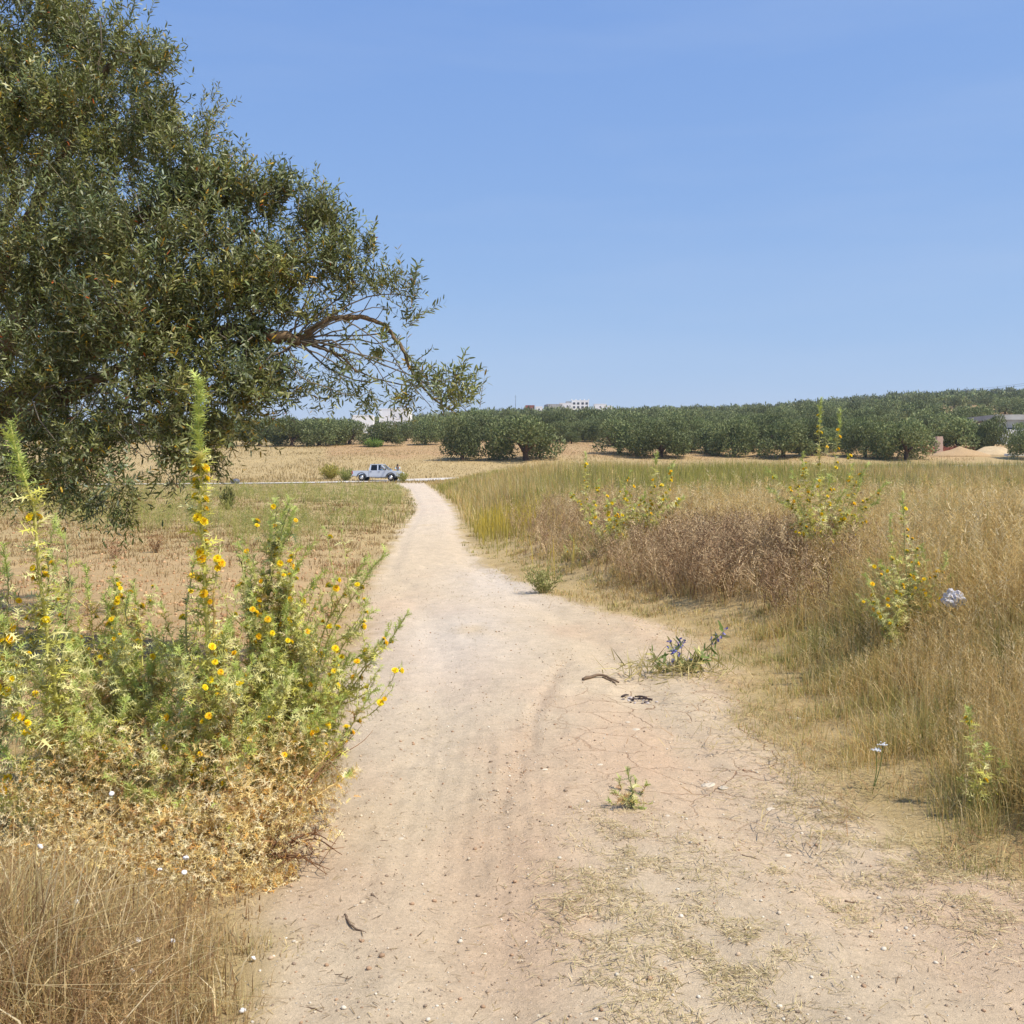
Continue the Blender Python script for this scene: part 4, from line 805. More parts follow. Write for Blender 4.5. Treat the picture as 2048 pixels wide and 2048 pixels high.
# sparse crumbs of straw everywhere on the path
n = 2600; y = np.exp(rng.uniform(math.log(2.6), math.log(14), n)); x = pleft(y) + (np.minimum(pright(y), y * .52) - pleft(y)) * rng.beta(.75, .75, n); pos = np.stack([x, y, path_z(x, y) + .002], -1); D = rdir(n); D[:, 2] = rng.uniform(0, .1, n)
lb_.add(*stamp(STR, [np.array([[0, 1, 2, 3]]), np.array([[3, 2, 4]])], pos, D, np.tile([0, 0, 1.0], (n, 1)), rng.uniform(.015, .06, n), pick([srgb(150, 128, 92), srgb(120, 98, 72), srgb(190, 170, 124)], n), width=rng.uniform(.0015, .003, n)))
tag(lb_.build("straw_litter", M_GRASS), "flattened straw and dry grass clippings lying on the path", "litter", kind='stuff')
# gravel
n = 8000; y = np.exp(rng.uniform(math.log(2.5), math.log(16), n)); x = pleft(y) + (np.minimum(pright(y), y * .52) - pleft(y)) * rng.random(n)
fx = np.interp(y, [4.4, 5.2, 6.2, 7.4, 8.6], [-.12, .0, .12, .3, .45]); gm = (rng.random(n) < .22) & (y > 4.6) & (y < 8.6); x[gm] = fx[gm] + rng.normal(0, .06, int(gm.sum()))
r = np.exp(rng.normal(math.log(.0034), .5, n)); r = np.clip(r, .0015, .012); pos = np.stack([x, y, path_z(x, y) + r * .25], -1); gb_ = Bag()
gb_.add(*stamp(ICO * [1, .8, .6], ICOF, pos, rdir(n) * [1, 1, .15], np.tile([0, 0, 1.0], (n, 1)) + rdir(n) * .3, r, pick([srgb(198, 180, 152), srgb(186, 162, 132), srgb(206, 194, 172), srgb(172, 140, 110), srgb(150, 130, 108)], n, .1)))
n = 5200; y = np.exp(rng.uniform(math.log(6.5), math.log(26), n)); x = pleft(y) - .3 - rng.random(n) * .40 * y; r = np.exp(rng.normal(math.log(.012), .5, n)); cb_ = Bag()
cb_.add(*stamp(ICO * [1, .85, .7], ICOF, np.stack([x, y, gz(x, y) + r * .2], -1), rdir(n), rdir(n, .4), np.clip(r, .004, .04), pick([srgb(186, 146, 106), srgb(170, 130, 94), srgb(196, 160, 120)], n)))
tag(cb_.build("soil_clods", M_STONE), "small clods of reddish dry soil on the bare ground left of the path", "soil clods", kind='stuff')
tag(gb_.build("gravel", M_STONE), "small loose pebbles and grit scattered over the path", "gravel", kind='stuff')

# ================================================================== SMALL COUNTABLE THINGS
ST = [(1392, 1502, .035), (1378, 1536, .018), (1420, 1573, .055), (1447, 1578, .04), (1416, 1677, .035), (1334, 1633, .022), (1542, 1620, .03), (1574, 1714, .03), (1662, 1757, .018), (802, 1678, .018), (836, 1742, .010), (826, 1770, .009), (1272, 1460, .03), (1255, 1445, .022), (968, 1908, .012), (1090, 1540, .02), (1200, 1530, .02), (870, 1895, .012), (1082, 2034, .016), (1500, 1506, .03), (1590, 1440, .06)]
stw = ["pale rounded stone set in the cracked right half of the path", "small pale stone below the cracked patch of the path", "largest pale flat stone beside the long path crack", "flat pale stone touching the end of the long crack", "pale flat stone at the lower end of the path crack", "pale chip of stone just right of the seedling thistle", "pale flat stone near the trodden grass on the right", "pale stone among the straw right of the path centre", "small pale stone on bare earth at lower right", "white stone beside the thin twig on the left of the path", "tiny stone below the white stone on the left", "tiny pebble under the short twig on the left", "pale stone above the cracks near the burnt litter", "small pale stone under the burnt litter", "small grey pebble in the near left of the path", "pale stone in the washed out gully", "pale stone between gully and cracks", "small pebble on the near tyre track", "rounded pebble at the bottom edge of the path", "brownish stone close to the dry bank on the right", "big pale stone at the foot of the grassy bank"]
for k, ((px, py, r), lab) in enumerate(zip(ST, stw)):
    c = path_hit(px, py); me = stone_mesh("stone", r * .8, M_STONE, srgb(206, 190, 164) * rng.uniform(.82, 1.05), None, .26, k)
    o = bpy.data.objects.new("stone", me); COL.objects.link(o); o.location = (c[0], c[1], c[2] + r * .10); o.rotation_euler = (0, 0, rng.random() * 6); tag(o, lab, "stone", "loose stones on the path")
TW = [([(690, 1832), (702, 1856), (732, 1868)], .005, "curved dark stick lying on the left of the path"), ([(736, 1688), (766, 1684), (784, 1685)], .003, "thin straight twig beside a white stone on the path"), ([(812, 1715), (832, 1722)], .004, "short dark twig in the left wheel track"), ([(743, 1790), (757, 1801)], .004, "tiny twig above the curved dark stick"), ([(1166, 1363), (1202, 1356), (1238, 1368)], .014, "dark forked branch lying across the path near the blue-flowered clump"), ([(1205, 1357), (1225, 1366), (1233, 1372)], .008, "thin side twig next to the dark branch on the path"), ([(1690, 1804), (1730, 1810)], .004, "dark twig on the bare earth at lower right"), ([(1484, 1712), (1522, 1722)], .004, "slim twig right of the straw patch"), ([(590, 2016), (618, 2020), (644, 2026)], .004, "short twig at the bottom left of the path"), ([(1326, 1738), (1352, 1748)], .004, "dark twig between two straw patches on the path")]
for pts, r, lab in TW:
    pp = np.array([path_hit(*q) for q in pts]); pp[:, 2] += r * .9
    if len(pp) > 2: pp[1, 2] += r * .8
    l = smooth_line(pp, 12); l[1:-1] += rng.normal(0, r * .25, (10, 3)); V, Pq = tube_np(l, np.linspace(r, r * .45, 12), 7)
    o = mesh_np("twig", V - pp[0], Pq, M_TWIG, None, np.tile(srgb(122, 102, 82), (len(V), 1)), True); o.location = tuple(pp[0]); tag(o, lab, "twig", "dry twigs lying on the path")
# dead twiggy bush reaching onto the path
c = gpt(520, 4.05); E = empty("dead_bush", c); tag(E, "leafless brown twiggy bush spreading onto the path under the thistles", "dead bush"); bg = Bag()
for (px, py, D) in [(672, 1688, 4.1), (640, 1745, 4.05), (660, 1800, 3.95), (655, 1795, 3.9), (600, 1690, 4.1), (685, 1765, 4.1), (620, 1720, 4.0), (580, 1760, 3.95), (650, 1660, 4.2), (690, 1500, 4.5), (700, 1470, 4.55)]:
    e = P(px, py, D); e[2] = max(e[2], float(gz(e[0], e[1])) + .03); l = smooth_line([c + [0, 0, .02], c * .5 + e * .5 + rng.normal(0, .02, 3) + [0, 0, .05], e], 14); V, Pq = tube_np(l, np.linspace(.005, .0014, 14), 5); bg.add(V, Pq, srgb(124, 92, 66))
    for _ in range(6):
        i = rng.integers(5, 13); q = l[i] + (l[i] - l[i - 2]) * .8 + rng.normal(0, .05, 3); q[2] = max(q[2], float(gz(q[0], q[1])) + .02); V, Pq = tube_np(smooth_line([l[i], (l[i] + q) / 2 + rng.normal(0, .01, 3), q], 6), np.linspace(.0022, .001, 6), 4); bg.add(V, Pq, srgb(140, 104, 72))
o = bg.build("branch_tangle", M_TWIG, E, True, c)
# snails
def snail_mesh():
    bm = bmesh.new(); prev = None; turns = 2.6; n = 40; k = 9
    for i in range(n):
        t = i / (n - 1); a = t * turns * 2 * math.pi; rr = .18 + .82 * t; R0 = .55 * rr; tube = .48 * rr; zc = .75 * (1 - t)
        ring = []
        for j in range(k):
            b_ = 2 * math.pi * j / k; r_ = R0 + tube * math.cos(b_); ring.append(bm.verts.new((r_ * math.cos(a), r_ * math.sin(a), zc + tube * math.sin(b_))))
        if prev:
            for j in range(k): bm.faces.new((prev[j], prev[(j + 1) % k], ring[(j + 1) % k], ring[j]))
        prev = ring
    bm.faces.new(prev); me = bpy.data.meshes.new("snail_shell"); bm.to_mesh(me); bm.free()
    me.polygons.foreach_set('use_smooth', np.ones(len(me.polygons), bool)); me.materials.append(mat("snail_white", (.80, .77, .72), .5, noise=.08, nscale=3)); return me
sm = snail_mesh()
for k, p in enumerate(snail_pos):
    o = bpy.data.objects.new("snail_shell", sm); COL.objects.link(o); r = rng.uniform(.0085, .0125); o.scale = (r, r, r); o.location = tuple(p); o.rotation_euler = tuple(rng.uniform(-.9, .9, 3)); o.rotation_euler.z = rng.random() * 6
    px, py = SNAILS[k][:2]
    lab = "small white snail shell clinging to dry grass in the lower left corner"
    if (px, py) == (368, 1745): lab = "white snail shell highest on the dry stems under the dried thistle"
    elif px == 485: lab = "white snail shell lying on bare earth at the bottom edge of the path"
    elif px == 506: lab = "white snail shell on bare earth just right of the dry grass"
    elif px == 223: lab = "white snail shell up in the golden dried thistle leaves"
    tag(o, lab, "snail shell", "white snails in the dry grass")
# burnt litter
c = path_hit(1265, 1402); E = empty("burnt_litter", c); tag(E, "small heap of charred sticks and grey ash on the path", "litter heap")
ab = Bag(); n = 60; ab.add(*stamp(ICO * [1, .7, .35], ICOF, np.stack([rng.normal(0, .06, n), rng.normal(0, .05, n), rng.uniform(0, .012, n)], -1), rdir(n) * [1, 1, .2], np.tile([0, 0, 1.0], (n, 1)), rng.uniform(.008, .024, n), pick([srgb(206, 196, 188), srgb(176, 164, 156), srgb(110, 98, 92)], n))); ab.build("ash_pile", M_STONE, E)
for k in range(4):
    a = rng.random() * 3.1; d = np.array([math.cos(a), math.sin(a) * .6, .02]) * .05; m0 = np.array([rng.normal(.02, .04), rng.normal(0, .03), .02]); V, Pq = tube_np(smooth_line([m0 - d, m0 + [0, 0, .006], m0 + d], 6), np.linspace(.009, .005, 6), 6); mesh_np("charred_stick", V, Pq, M_TWIG, E, np.tile(srgb(74, 62, 58), (len(V), 1)), True)
# blue-flowered clump
c = gpt(1365, 7.9); E = empty("viper_bugloss", c); tag(E, "low straggling clump with blue-violet flowers at the path edge", "wildflower"); fb = Bag(); sb = Bag(); k0 = []
for (ex, ey) in [(1365, 1285), (1340, 1285), (1385, 1320), (1350, 1330), (1410, 1290), (1440, 1310), (1310, 1320), (1395, 1340), (1330, 1350), (1450, 1260), (1300, 1300)]:
    e = P(ex, ey, 7.9 + rng.normal(0, .12)); l = smooth_line([c, c * .5 + e * .5 + rng.normal(0, .03, 3), e], 24); V, Pq = tube_np(l, np.linspace(.006, .002, 24), 5); sb.add(V, Pq, srgb(120, 130, 70))
    i = rng.integers(3, 23, 26); d = rdir(26, .3); fb.add(*stamp(T_OLEAF, P_OLEAF, l[i], d, rdir(26, .5), rng.uniform(.05, .12, 26), pick([srgb(118, 138, 70), srgb(140, 150, 90), srgb(196, 184, 120)], 26)))
    if ex in (1365, 1350, 1385, 1340, 1450, 1395): k0.append(l[16:])
n = 260; q = c + np.stack([rng.normal(-.1, .25, n), rng.normal(-.15, .10, n), rng.uniform(0, .12, n)], -1); q[:, 2] = np.maximum(q[:, 2], gz(q[:, 0], q[:, 1])); fb.add(*stamp(STR, [np.array([[0, 1, 2, 3]]), np.array([[3, 2, 4]])], q, rdir(n, .15), rdir(n), rng.uniform(.08, .26, n), pick([srgb(206, 190, 130), srgb(180, 164, 104), srgb(150, 140, 84)], n), width=.007))
sb.build("stem", M_THISTLE, E, True, c); fb.build("foliage", M_THISTLE, E, False, c)
for l in k0:
    bb = Bag(); n = 24; bb.add(*stamp(T_OLEAF * [1, 2.6, 1], P_OLEAF, l[rng.integers(len(l), size=n)] + rng.normal(0, .014, (n, 3)), rdir(n, .3), rdir(n), rng.uniform(.022, .038, n), pick([srgb(116, 116, 186), srgb(98, 98, 160), srgb(146, 138, 196)], n))); bb.build("blue_flower", M_FLOWER, E, False, c)
# small green bush at the path corner, seedling bushes, shrubs
def shrub(px, D, hpx, wpx, label, cols, n, name="shrub", leaf=.05, gr=None, upright=.8):
    c = gpt(px, D); h = hpx * D / F; w_ = wpx * D / F; E = empty(name, c); tag(E, label, "shrub", gr); sb = Bag(); fb = Bag(); m_ = max(8, n // 24)
    for _ in range(m_):
        a = rng.random() * 6.28; rr = w_ * .5 * math.sqrt(rng.random()); e = c + [rr * math.cos(a), rr * math.sin(a), h * rng.uniform(.55, 1.0) * (1 - .3 * (rr / (w_ * .5)) ** 2)]
        l = smooth_line([c + [rr * .15 * math.cos(a), rr * .15 * math.sin(a), -.02], c * .5 + e * .5 + rng.normal(0, w_ * .05, 3), e], 10); V, Pq = tube_np(l, np.linspace(.012, .004, 10) * min(1, h * .8 + .2), 4); sb.add(V, Pq, cols[0] * .7)
        k = 24; i = rng.integers(2, 10, k); d = rdir(k); d[:, 2] += upright; fb.add(*stamp(T_OLEAF, P_OLEAF, l[i] + rng.normal(0, leaf * .5, (k, 3)), norm(d), rdir(k), rng.uniform(.6, 1.3, k) * leaf, pick(cols, k)))
    sb.build("stem", M_TWIG, E, True, c); fb.build("foliage", M_THISTLE, E, False, c); return E
shrub(1088, 13.0, 60, 90, "small green bush at the bend of the path with a thin shadow", [srgb(156, 156, 92), srgb(176, 170, 108), srgb(134, 136, 80)], 700, leaf=.05)
shrub(660, 112, 30, 46, "yellow-green broom-like shrub behind the road, left of the truck", [srgb(170, 160, 70), srgb(150, 146, 66), srgb(186, 172, 86)], 2200, leaf=.22, upright=1.6)
shrub(748, 168, 16, 44, "bright green low shrub before the olive trees, above the truck", [srgb(130, 150, 60), srgb(110, 136, 56)], 1800, leaf=.3)
shrub(455, 36, 42, 26, "dark-footed green tussock in the left field near the olive branch", [srgb(120, 124, 64), srgb(100, 100, 58), srgb(150, 146, 84)], 900, leaf=.14, upright=1.5)
shrub(690, 108, 26, 40, "green weeds growing at the tail of the pickup truck", [srgb(140, 146, 72), srgb(160, 158, 84)], 1200, leaf=.2, upright=1.6)
shrub(805, 104, 22, 26, "tuft of green weeds in front of the truck bumper", [srgb(150, 150, 72), srgb(170, 164, 90)], 700, leaf=.2, upright=1.6)
shrub(310, 18, 46, 44, "brown leafless tuft on the bare soil left of the centre spire", [srgb(176, 142, 100), srgb(160, 124, 88)], 330, leaf=.05, upright=1.2)
shrub(225, 17, 40, 50, "thin reddish dry tuft on bare soil under the hanging olive foliage", [srgb(182, 146, 108), srgb(166, 130, 96)], 280, leaf=.05, upright=1.2)
# white yarrow
c = gpt(1755, 5.0); E = empty("white_yarrow", c); tag(E, "two small white flat flower heads in the dry grass at right", "wildflower"); sb = Bag()
for (px, py) in [(1752, 1501), (1766, 1490)]:
    e = P(px, py, 5.0); V, Pq = tube_np(smooth_line([c, (c + e) / 2 + [.01, 0, 0], e], 8), .0025, 5); sb.add(V, Pq, srgb(130, 140, 80)); hb = Bag(); n = 26
    hb.add(*stamp(ICO * [1, 1, .6], ICOF, e + np.stack([rng.normal(0, .011, n), rng.normal(0, .011, n), rng.normal(.003, .002, n)], -1), rdir(n), np.tile([0, 0, 1.0], (n, 1)), .005, np.tile([.8, .8, .77], (n, 1)))); hb.build("flower_head", M_FLOWER, E, False, c)
sb.build("stem", M_THISTLE, E, True, c)
# plastic bag caught in the grass
c = P(1908, 1200, 6.95); bm = bmesh.new(); bmesh.ops.create_icosphere(bm, subdivisions=4, radius=1)
for v in bm.verts:
    q = np.array(v.co); f = 1 + .35 * (float(vnoise(q[0] * 3 + 5, q[1] * 3 + q[2] * 2, 7)) - .5) + .55 * (float(vnoise(q[0] * 6 + q[2] * 5, q[1] * 7, 8)) - .5)
    v.co = Vector(q * f * np.array([0.072, .046, .05]))
    if q[2] > .6: v.co.z *= 1.35
me = bpy.data.meshes.new("plastic_bag"); bm.to_mesh(me); bm.free(); mb = mat("bag_film", (.58, .56, .58), .5, spec=.4, trans=.1, bump=.6, nscale=30); me.materials.append(mb); o = bpy.data.objects.new("plastic_bag", me); COL.objects.link(o); o.location = tuple(c); tag(o, "crumpled whitish plastic bag caught in the dry grass at right", "plastic bag")
# dark grey heap by the far road
c = gpt(470, 98); me = stone_mesh("rubbish_bag", .42, mat("dark_bag", (.10, .10, .11), .5, bump=.6), (.1, .1, .1), None, .8, 77); o = bpy.data.objects.new("rubbish_bag", me); COL.objects.link(o); o.location = (c[0], c[1], c[2] + .28); tag(o, "small dark grey heap lying beside the far dirt road on the left", "rubbish bag")

# ================================================================== FAR OLIVE TREES
def far_crown(seed, nleaf, size):
    r = np.random.default_rng(seed); lob = []
    for k in range(11):
        a = 2 * math.pi * k / 11 * 1.618 + r.normal(0, .3); rad = r.uniform(.15, .62); lob.append(([rad * math.cos(a), rad * math.sin(a), r.uniform(.42, .80) - .12 * rad], r.uniform(.26, .40)))
    for k in range(8):
        a = r.random() * 6.28; lob.append(([.60 * math.cos(a), .60 * math.sin(a), r.uniform(.20, .36)], r.uniform(.20, .30)))
    pos = []; nor = []
    for c, rr in lob:
        k = int(nleaf * rr ** 2 / sum(q[1] ** 2 for q in lob)); u = r.normal(size=(k, 3)); u /= np.linalg.norm(u, axis=1)[:, None]
        pos.append(np.array(c) + u * rr * (.55 + .5 * r.random((k, 1)) ** .5) * [1, 1, .85]); nor.append(u)
    pos = np.concatenate(pos); nor = np.concatenate(nor); n = len(pos)
    C = np.array([srgb(122, 128, 80), srgb(106, 116, 68), srgb(140, 144, 98), srgb(92, 102, 60)])[r.integers(4, size=n)] * (1 + r.normal(0, .12, (n, 1)))
    d = norm(nor * .5 + r.normal(0, .5, (n, 3)) + [0, 0, .5]); N = norm(nor + r.normal(0, .5, (n, 3)))
    return stamp(T_OLEAF * [1, 2.0, 1], P_OLEAF, pos, d, N, size * (.6 + .8 * r.random(n)), C)
crown_me = []
for s in range(5):
    V, Pq, C = far_crown(100 + s, 9000, .058); t = mesh_np("crown", V, Pq, M_FARLEAF, None, C); crown_me.append(t.data); bpy.data.objects.remove(t)
mid_me = []
for s in range(4):
    V, Pq, C = far_crown(200 + s, 2400, .085); t = mesh_np("crown", V, Pq, M_FARLEAF, None, C); mid_me.append(t.data); bpy.data.objects.remove(t)
def far_trunk(seed):
    r = np.random.default_rng(seed); b_ = Bag(); f = np.array([r.normal(0, .03), r.normal(0, .03), .2])
    V, Pq = tube_np(smooth_line([[0, 0, -.04], [.01, 0, .08], f], 8), np.linspace(.075, .05, 8), 8); b_.add(V, Pq, .2)
    for k in range(4):
        a = k * 1.6 + r.random(); e = np.array([.38 * math.cos(a), .38 * math.sin(a), .6]); V, Pq = tube_np(smooth_line([f - [0, 0, .03], f * .5 + e * .5 + r.normal(0, .03, 3), e], 7), np.linspace(.042, .015, 7), 6); b_.add(V, Pq, .2)
    t = b_.build("trunk", M_FARBARK, None, True); m_ = t.data; bpy.data.objects.remove(t); return m_
trunk_me = [far_trunk(s) for s in range(3)]
GT = "olive trees of the far grove"
def far_tree(x, y, w_, h, label, seed=0, near=True):
    E = empty("olive_tree", (x, y, float(gz(x, y))), rng.random() * 6.28); tag(E, label, "olive tree", GT)
    c = bpy.data.objects.new("crown", (crown_me if near else mid_me)[seed % (5 if near else 4)]); COL.objects.link(c); c.parent = E
    t = bpy.data.objects.new("trunk", trunk_me[seed % 3]); COL.objects.link(t); t.parent = E
    E.scale = (w_ / 1.75, w_ / 1.75, h / 1.06); return E
FT = [(925, 137, 80, 72, "olive tree with a dark foot standing alone nearest the path end"), (1052, 136, 132, 80, "broad low olive tree just right of the lone tree at the path end"), (1143, 178, 38, 24, "small grey-green young olive in the gap before the grove"), (1238, 146, 120, 68, "wide olive tree right of the sandy gap"), (1322, 141, 118, 70, "bushy olive tree with grey lower twigs above the thistle cluster"), (1402, 168, 66, 56, "thin-stemmed olive tree in the second row behind the sandy lane"), (1468, 143, 96, 76, "olive tree with a clear forked trunk mid right"), (1565, 140, 118, 76, "dense olive tree left of the two thistle spires"), (1624, 142, 60, 70, "narrow olive tree hidden partly by the thistle spires"), (1668, 152, 70, 72, "olive tree seen between the two thistle spires"), (1730, 140, 96, 78, "olive tree with short dark trunk left of the sand heap"), (1812, 137, 124, 80, "rounded greyish olive tree with a divided trunk at right"), (1915, 152, 120, 72, "dark olive tree in front of the low brick wall"), (1985, 150, 70, 74, "olive tree against the grey concrete building"), (2060, 138, 80, 80, "olive tree cut by the right edge of the photo"),
      (640, 176, 100, 52, "olive tree left of the white house, before the tan field"), (700, 182, 84, 48, "olive tree at the left edge of the white houses"), (762, 172, 92, 48, "olive tree with visible trunk below the white houses"), (852, 176, 74, 50, "olive tree with forked trunk above the truck bonnet"), (812, 196, 60, 42, "olive tree tucked behind the row above the truck"), (905, 190, 80, 54, "olive tree behind the lone tree at the path end"), (585, 172, 90, 60, "olive tree showing under the drooping olive branch"), (520, 176, 90, 58, "olive tree partly hidden by the large tree's leaves"), (440, 170, 96, 60, "olive tree behind the tall central thistle spire"), (360, 176, 90, 60, "olive tree hidden behind hanging olive leaves at left"), (960, 205, 84, 60, "olive tree crowning the second row near the path end")]
placed = []
for k, (px, D, wp, hp, lab) in enumerate(FT):
    x = (px - 1024) / F * D; far_tree(x, D, wp * D / F * (1.28 if k < 2 else 1.1), hp * D / F * (1.12 if k < 2 else 1.04), lab, k); placed.append((x, D))
# the rest of the grove: jittered rows up the hill
cand = []
yy = 140.0
while yy < 790:
    st_ = 8.6 + yy * .005; xx = -.62 * yy - 20
    while xx < .62 * yy + 20:
        x = xx + rng.normal(0, 1.3); y = yy + rng.normal(0, 1.3); cand.append((x, y)); xx += st_
    yy += st_
HOUSE_SPOTS = [(725, 330), (790, 335), (1050, 610), (1108, 640), (1156, 700), (1100, 690), (1205, 720), (1070, 600), (2010, 172), (1230, 720), (1930, 160)]
hs = np.array([((px - 1024) / F * D, D) for px, D in HOUSE_SPOTS])
cand = np.array(cand); gapn = fbm(cand[:, 0] / 30, cand[:, 1] / 40, 121)
ok = (gapn < .56) & (cand[:, 1] > 156 + np.where(cand[:, 0] / cand[:, 1] < -.02, 20, np.where(cand[:, 0] / cand[:, 1] > .055, -14, 0)) + 22 * (fbm(cand[:, 0] / 18, cand[:, 1] * 0, 122) - .5))
for hx, hy in hs:
    d = np.hypot(cand[:, 0] - hx, cand[:, 1] - hy); ok &= d > 9
    ok &= ~((np.abs(cand[:, 0] / cand[:, 1] - hx / hy) < 8 / hy) & (cand[:, 1] < hy) & (cand[:, 1] > hy - (.40 if hx < -30 and hy < 400 else .10) * hy))
for hx, hy in placed: ok &= np.hypot(cand[:, 0] - hx, cand[:, 1] - hy) > 4.4
cand = cand[ok]; infr = (np.abs(cand[:, 0] / cand[:, 1]) < .505); vis = infr & (cand[:, 0] / cand[:, 1] > -.26)
order = np.argsort(np.where(vis, cand[:, 1], cand[:, 1] + 1e5)); ind = order[:250]; rest = order[250:]
for k, i in enumerate(ind):
    x, y = cand[i]; w_ = rng.uniform(5.0, 8.8); h = rng.uniform(3.6, 5.4); u = x / y
    lab = "grey-green olive tree on the slope below the white houses at left" if u < -.06 else ("grey-green olive tree among the massed grove in the centre of the slope" if u < .2 else "grey-green olive tree in the crowded grove on the right-hand slope")
    far_tree(x, y, w_, h, lab, k, y < 215)
gbag = Bag(); tpl = [far_crown(300 + s, 230, .24) for s in range(5)]; gt = Bag()
for i in rest:
    x, y = cand[i]; V, Pq, C = tpl[rng.integers(5)]; w_ = rng.uniform(4.6, 9.4) / 1.75; h = rng.uniform(3.2, 6.0) / 1.06; a = rng.random() * 6.28; ca, sa = math.cos(a), math.sin(a)
    Q = np.stack([(V[:, 0] * ca - V[:, 1] * sa) * w_ + x, (V[:, 0] * sa + V[:, 1] * ca) * w_ + y, V[:, 2] * h + float(gz(x, y))], -1); gbag.add(Q, Pq, C * rng.uniform(.7, 1.3))
tag(gbag.build("olive_grove", M_FARLEAF), "mass of far olive trees covering the hill to the skyline", "olive grove", kind='stuff')

# ================================================================== BUILDINGS
def building(name, px, D, wpx, hm, depth, label, cat, wall=M_WHITEWASH, wins=(), doors=(), rz=0.0, parapet=.4, roofm=None, sink=1.0):
    x = (px - 1024) / F * D; w_ = wpx * D / F; E = empty(name, (x, D, float(gz(x, D))), rz); tag(E, label, cat)
    bm = bmesh.new(); add_box(bm, -w_ / 2, w_ / 2, 0, depth, -sink, hm)
    bm_obj("wall", bm, wall, E)
    if parapet:
        bm = bmesh.new(); t = .25
        for a in ((-w_ / 2 - .05, w_ / 2 + .05, -.05, t), (-w_ / 2 - .05, w_ / 2 + .05, depth - t, depth + .05), (-w_ / 2 - .05, -w_ / 2 + t, t, depth - t), (w_ / 2 - t, w_ / 2 + .05, t, depth - t)): add_box(bm, a[0], a[1], a[2], a[3], hm + .003, hm + parapet)
        bm_obj("parapet", bm, wall, E)
    if roofm:
        bm = bmesh.new(); add_box(bm, -w_ / 2 - .5, w_ / 2 + .5, -.5, depth + .5, hm + .003, hm + .35, .05); bm_obj("roof", bm, roofm, E)
    for (fx, z, ww, hh) in wins:
        xx = fx * w_; fr = box("window", M_CONCRETE, E, xx - ww / 2 - .08, xx + ww / 2 + .08, -.09, -.003, z - .08, z + hh + .08); box("pane", M_DARKGLASS, fr, xx - ww / 2, xx + ww / 2, -.11, -.092, z, z + hh)
    for (fx, ww, hh) in doors:
        xx = fx * w_; dr = box("door", M_BLUEDOOR, E, xx - ww / 2, xx + ww / 2, -.07, -.003, 0.02, hh); box("handle", M_DARKGLASS, dr, xx + ww * .3, xx + ww * .38, -.12, -.073, hh * .45, hh * .5)
    return E
building("house", 726, 330, 42, 5.6, 8, "left one of two plain white houses half hidden by olive trees", "house", wins=[(-.2, 3.2, .5, .6)], rz=.08)
building("house", 788, 338, 58, 7.2, 9, "right and taller of two white houses behind the olive branch tip", "house", wins=[(.25, 4.6, .6, .8)], rz=-.05)
# the hilltop villa: two storeys of loggias and an added grey block, the shade of its left side as colour
E = building("villa", 1160, 700, 34, 9.2, 9, "white two-storey villa with rows of openings on the hilltop skyline", "villa", wins=[(f, z, 1.5, 1.4) for f in (-.36, -.12, .14, .38) for z in (4.2, 6.8)], parapet=.5)
box("shaded_side", M_GREYWALL, E, -9.6, -6.3, 1.0, 8.0, -1, 9.0)
for k, f in enumerate((-.5, -.25, 0, .25, .5)): box("roof_post", M_WHITEWASH, E, f * 11.5 - .35, f * 11.5 + .35, .3, 1.0, 9.703, 10.5)
building("house", 1132, 695, 26, 7.6, 8, "low white wing left of the hilltop villa", "house", wins=[(.1, 5.4, .9, .9)])
building("house", 1110, 640, 30, 7.0, 10, "unplastered grey building with a flat roof left of the villa", "house", M_GREYWALL, wins=[(-.2, 4, 1.0, 1.2), (.2, 4, 1.0, 1.2)], rz=.2, parapet=.2)
building("house", 1060, 600, 18, 6.0, 7, "small terracotta-coloured building among trees on the hill", "house", M_BRICK, wins=[(.2, 4, .8, .8)])
building("house", 1078, 598, 14, 5.2, 7, "small white annex beside the terracotta-coloured building", "house", wins=[(0, 3.6, .7, .7)])
building("house", 1200, 720, 24, 7.4, 8, "long low white house right of the villa on the skyline", "house", wins=[(0, 5.2, .9, .9)])
building("house", 1219, 700, 9, 5.2, 6, "tiny white hut farthest right on the hilltop", "house", wins=[(0, 3.4, .7, .7)])
# right edge: concrete building with slab roof
E = building("farm_building", 2058, 172, 130, 3.9, 9, "grey concrete farm building with a pale slab roof at the right edge", "farm building", M_GREYWALL, wins=[(-.3, 1.6, 1.2, 1.0), (.25, 1.6, 1.2, 1.0)], doors=[(.1, 1.0, 2.1)], parapet=0, roofm=None)
hw = 65 * 172 / F
box("roof", M_CONCRETE, E, -hw - .8, hw + .8, -1.0, 10, 3.903, 4.75)
box("annex", M_WHITEWASH, E, -hw - .2, 1.0, -3.0, -.1, -1, 2.2, bev=.03)
def low_wall(px0, px1, D, h, label, m_, name="brick_wall"):
    x0, x1 = (px0 - 1024) / F * D, (px1 - 1024) / F * D; xc = (x0 + x1) / 2; E_ = empty(name, (xc, D, float(gz(xc, D)))); tag(E_, label, "wall"); bm = bmesh.new(); k = 12
    for i in range(k):
        a = x0 - xc + (x1 - x0) * i / k; add_box(bm, a, a + (x1 - x0) / k - .01, 0, .25, -.8, h * rng.uniform(.75, 1.1))
    bm_obj("courses", bm, m_, E_); return E_
low_wall(1845, 1950, 150, .9, "broken reddish brick wall under the olive trees at right", M_BRICK)
c = gpt(1876, 148); bm = bmesh.new()
for k in range(9): add_box(bm, -.45 + rng.normal(0, .03), .45 + rng.normal(0, .03), -.4, .4, k * .28 - .1, k * .28 + .18)
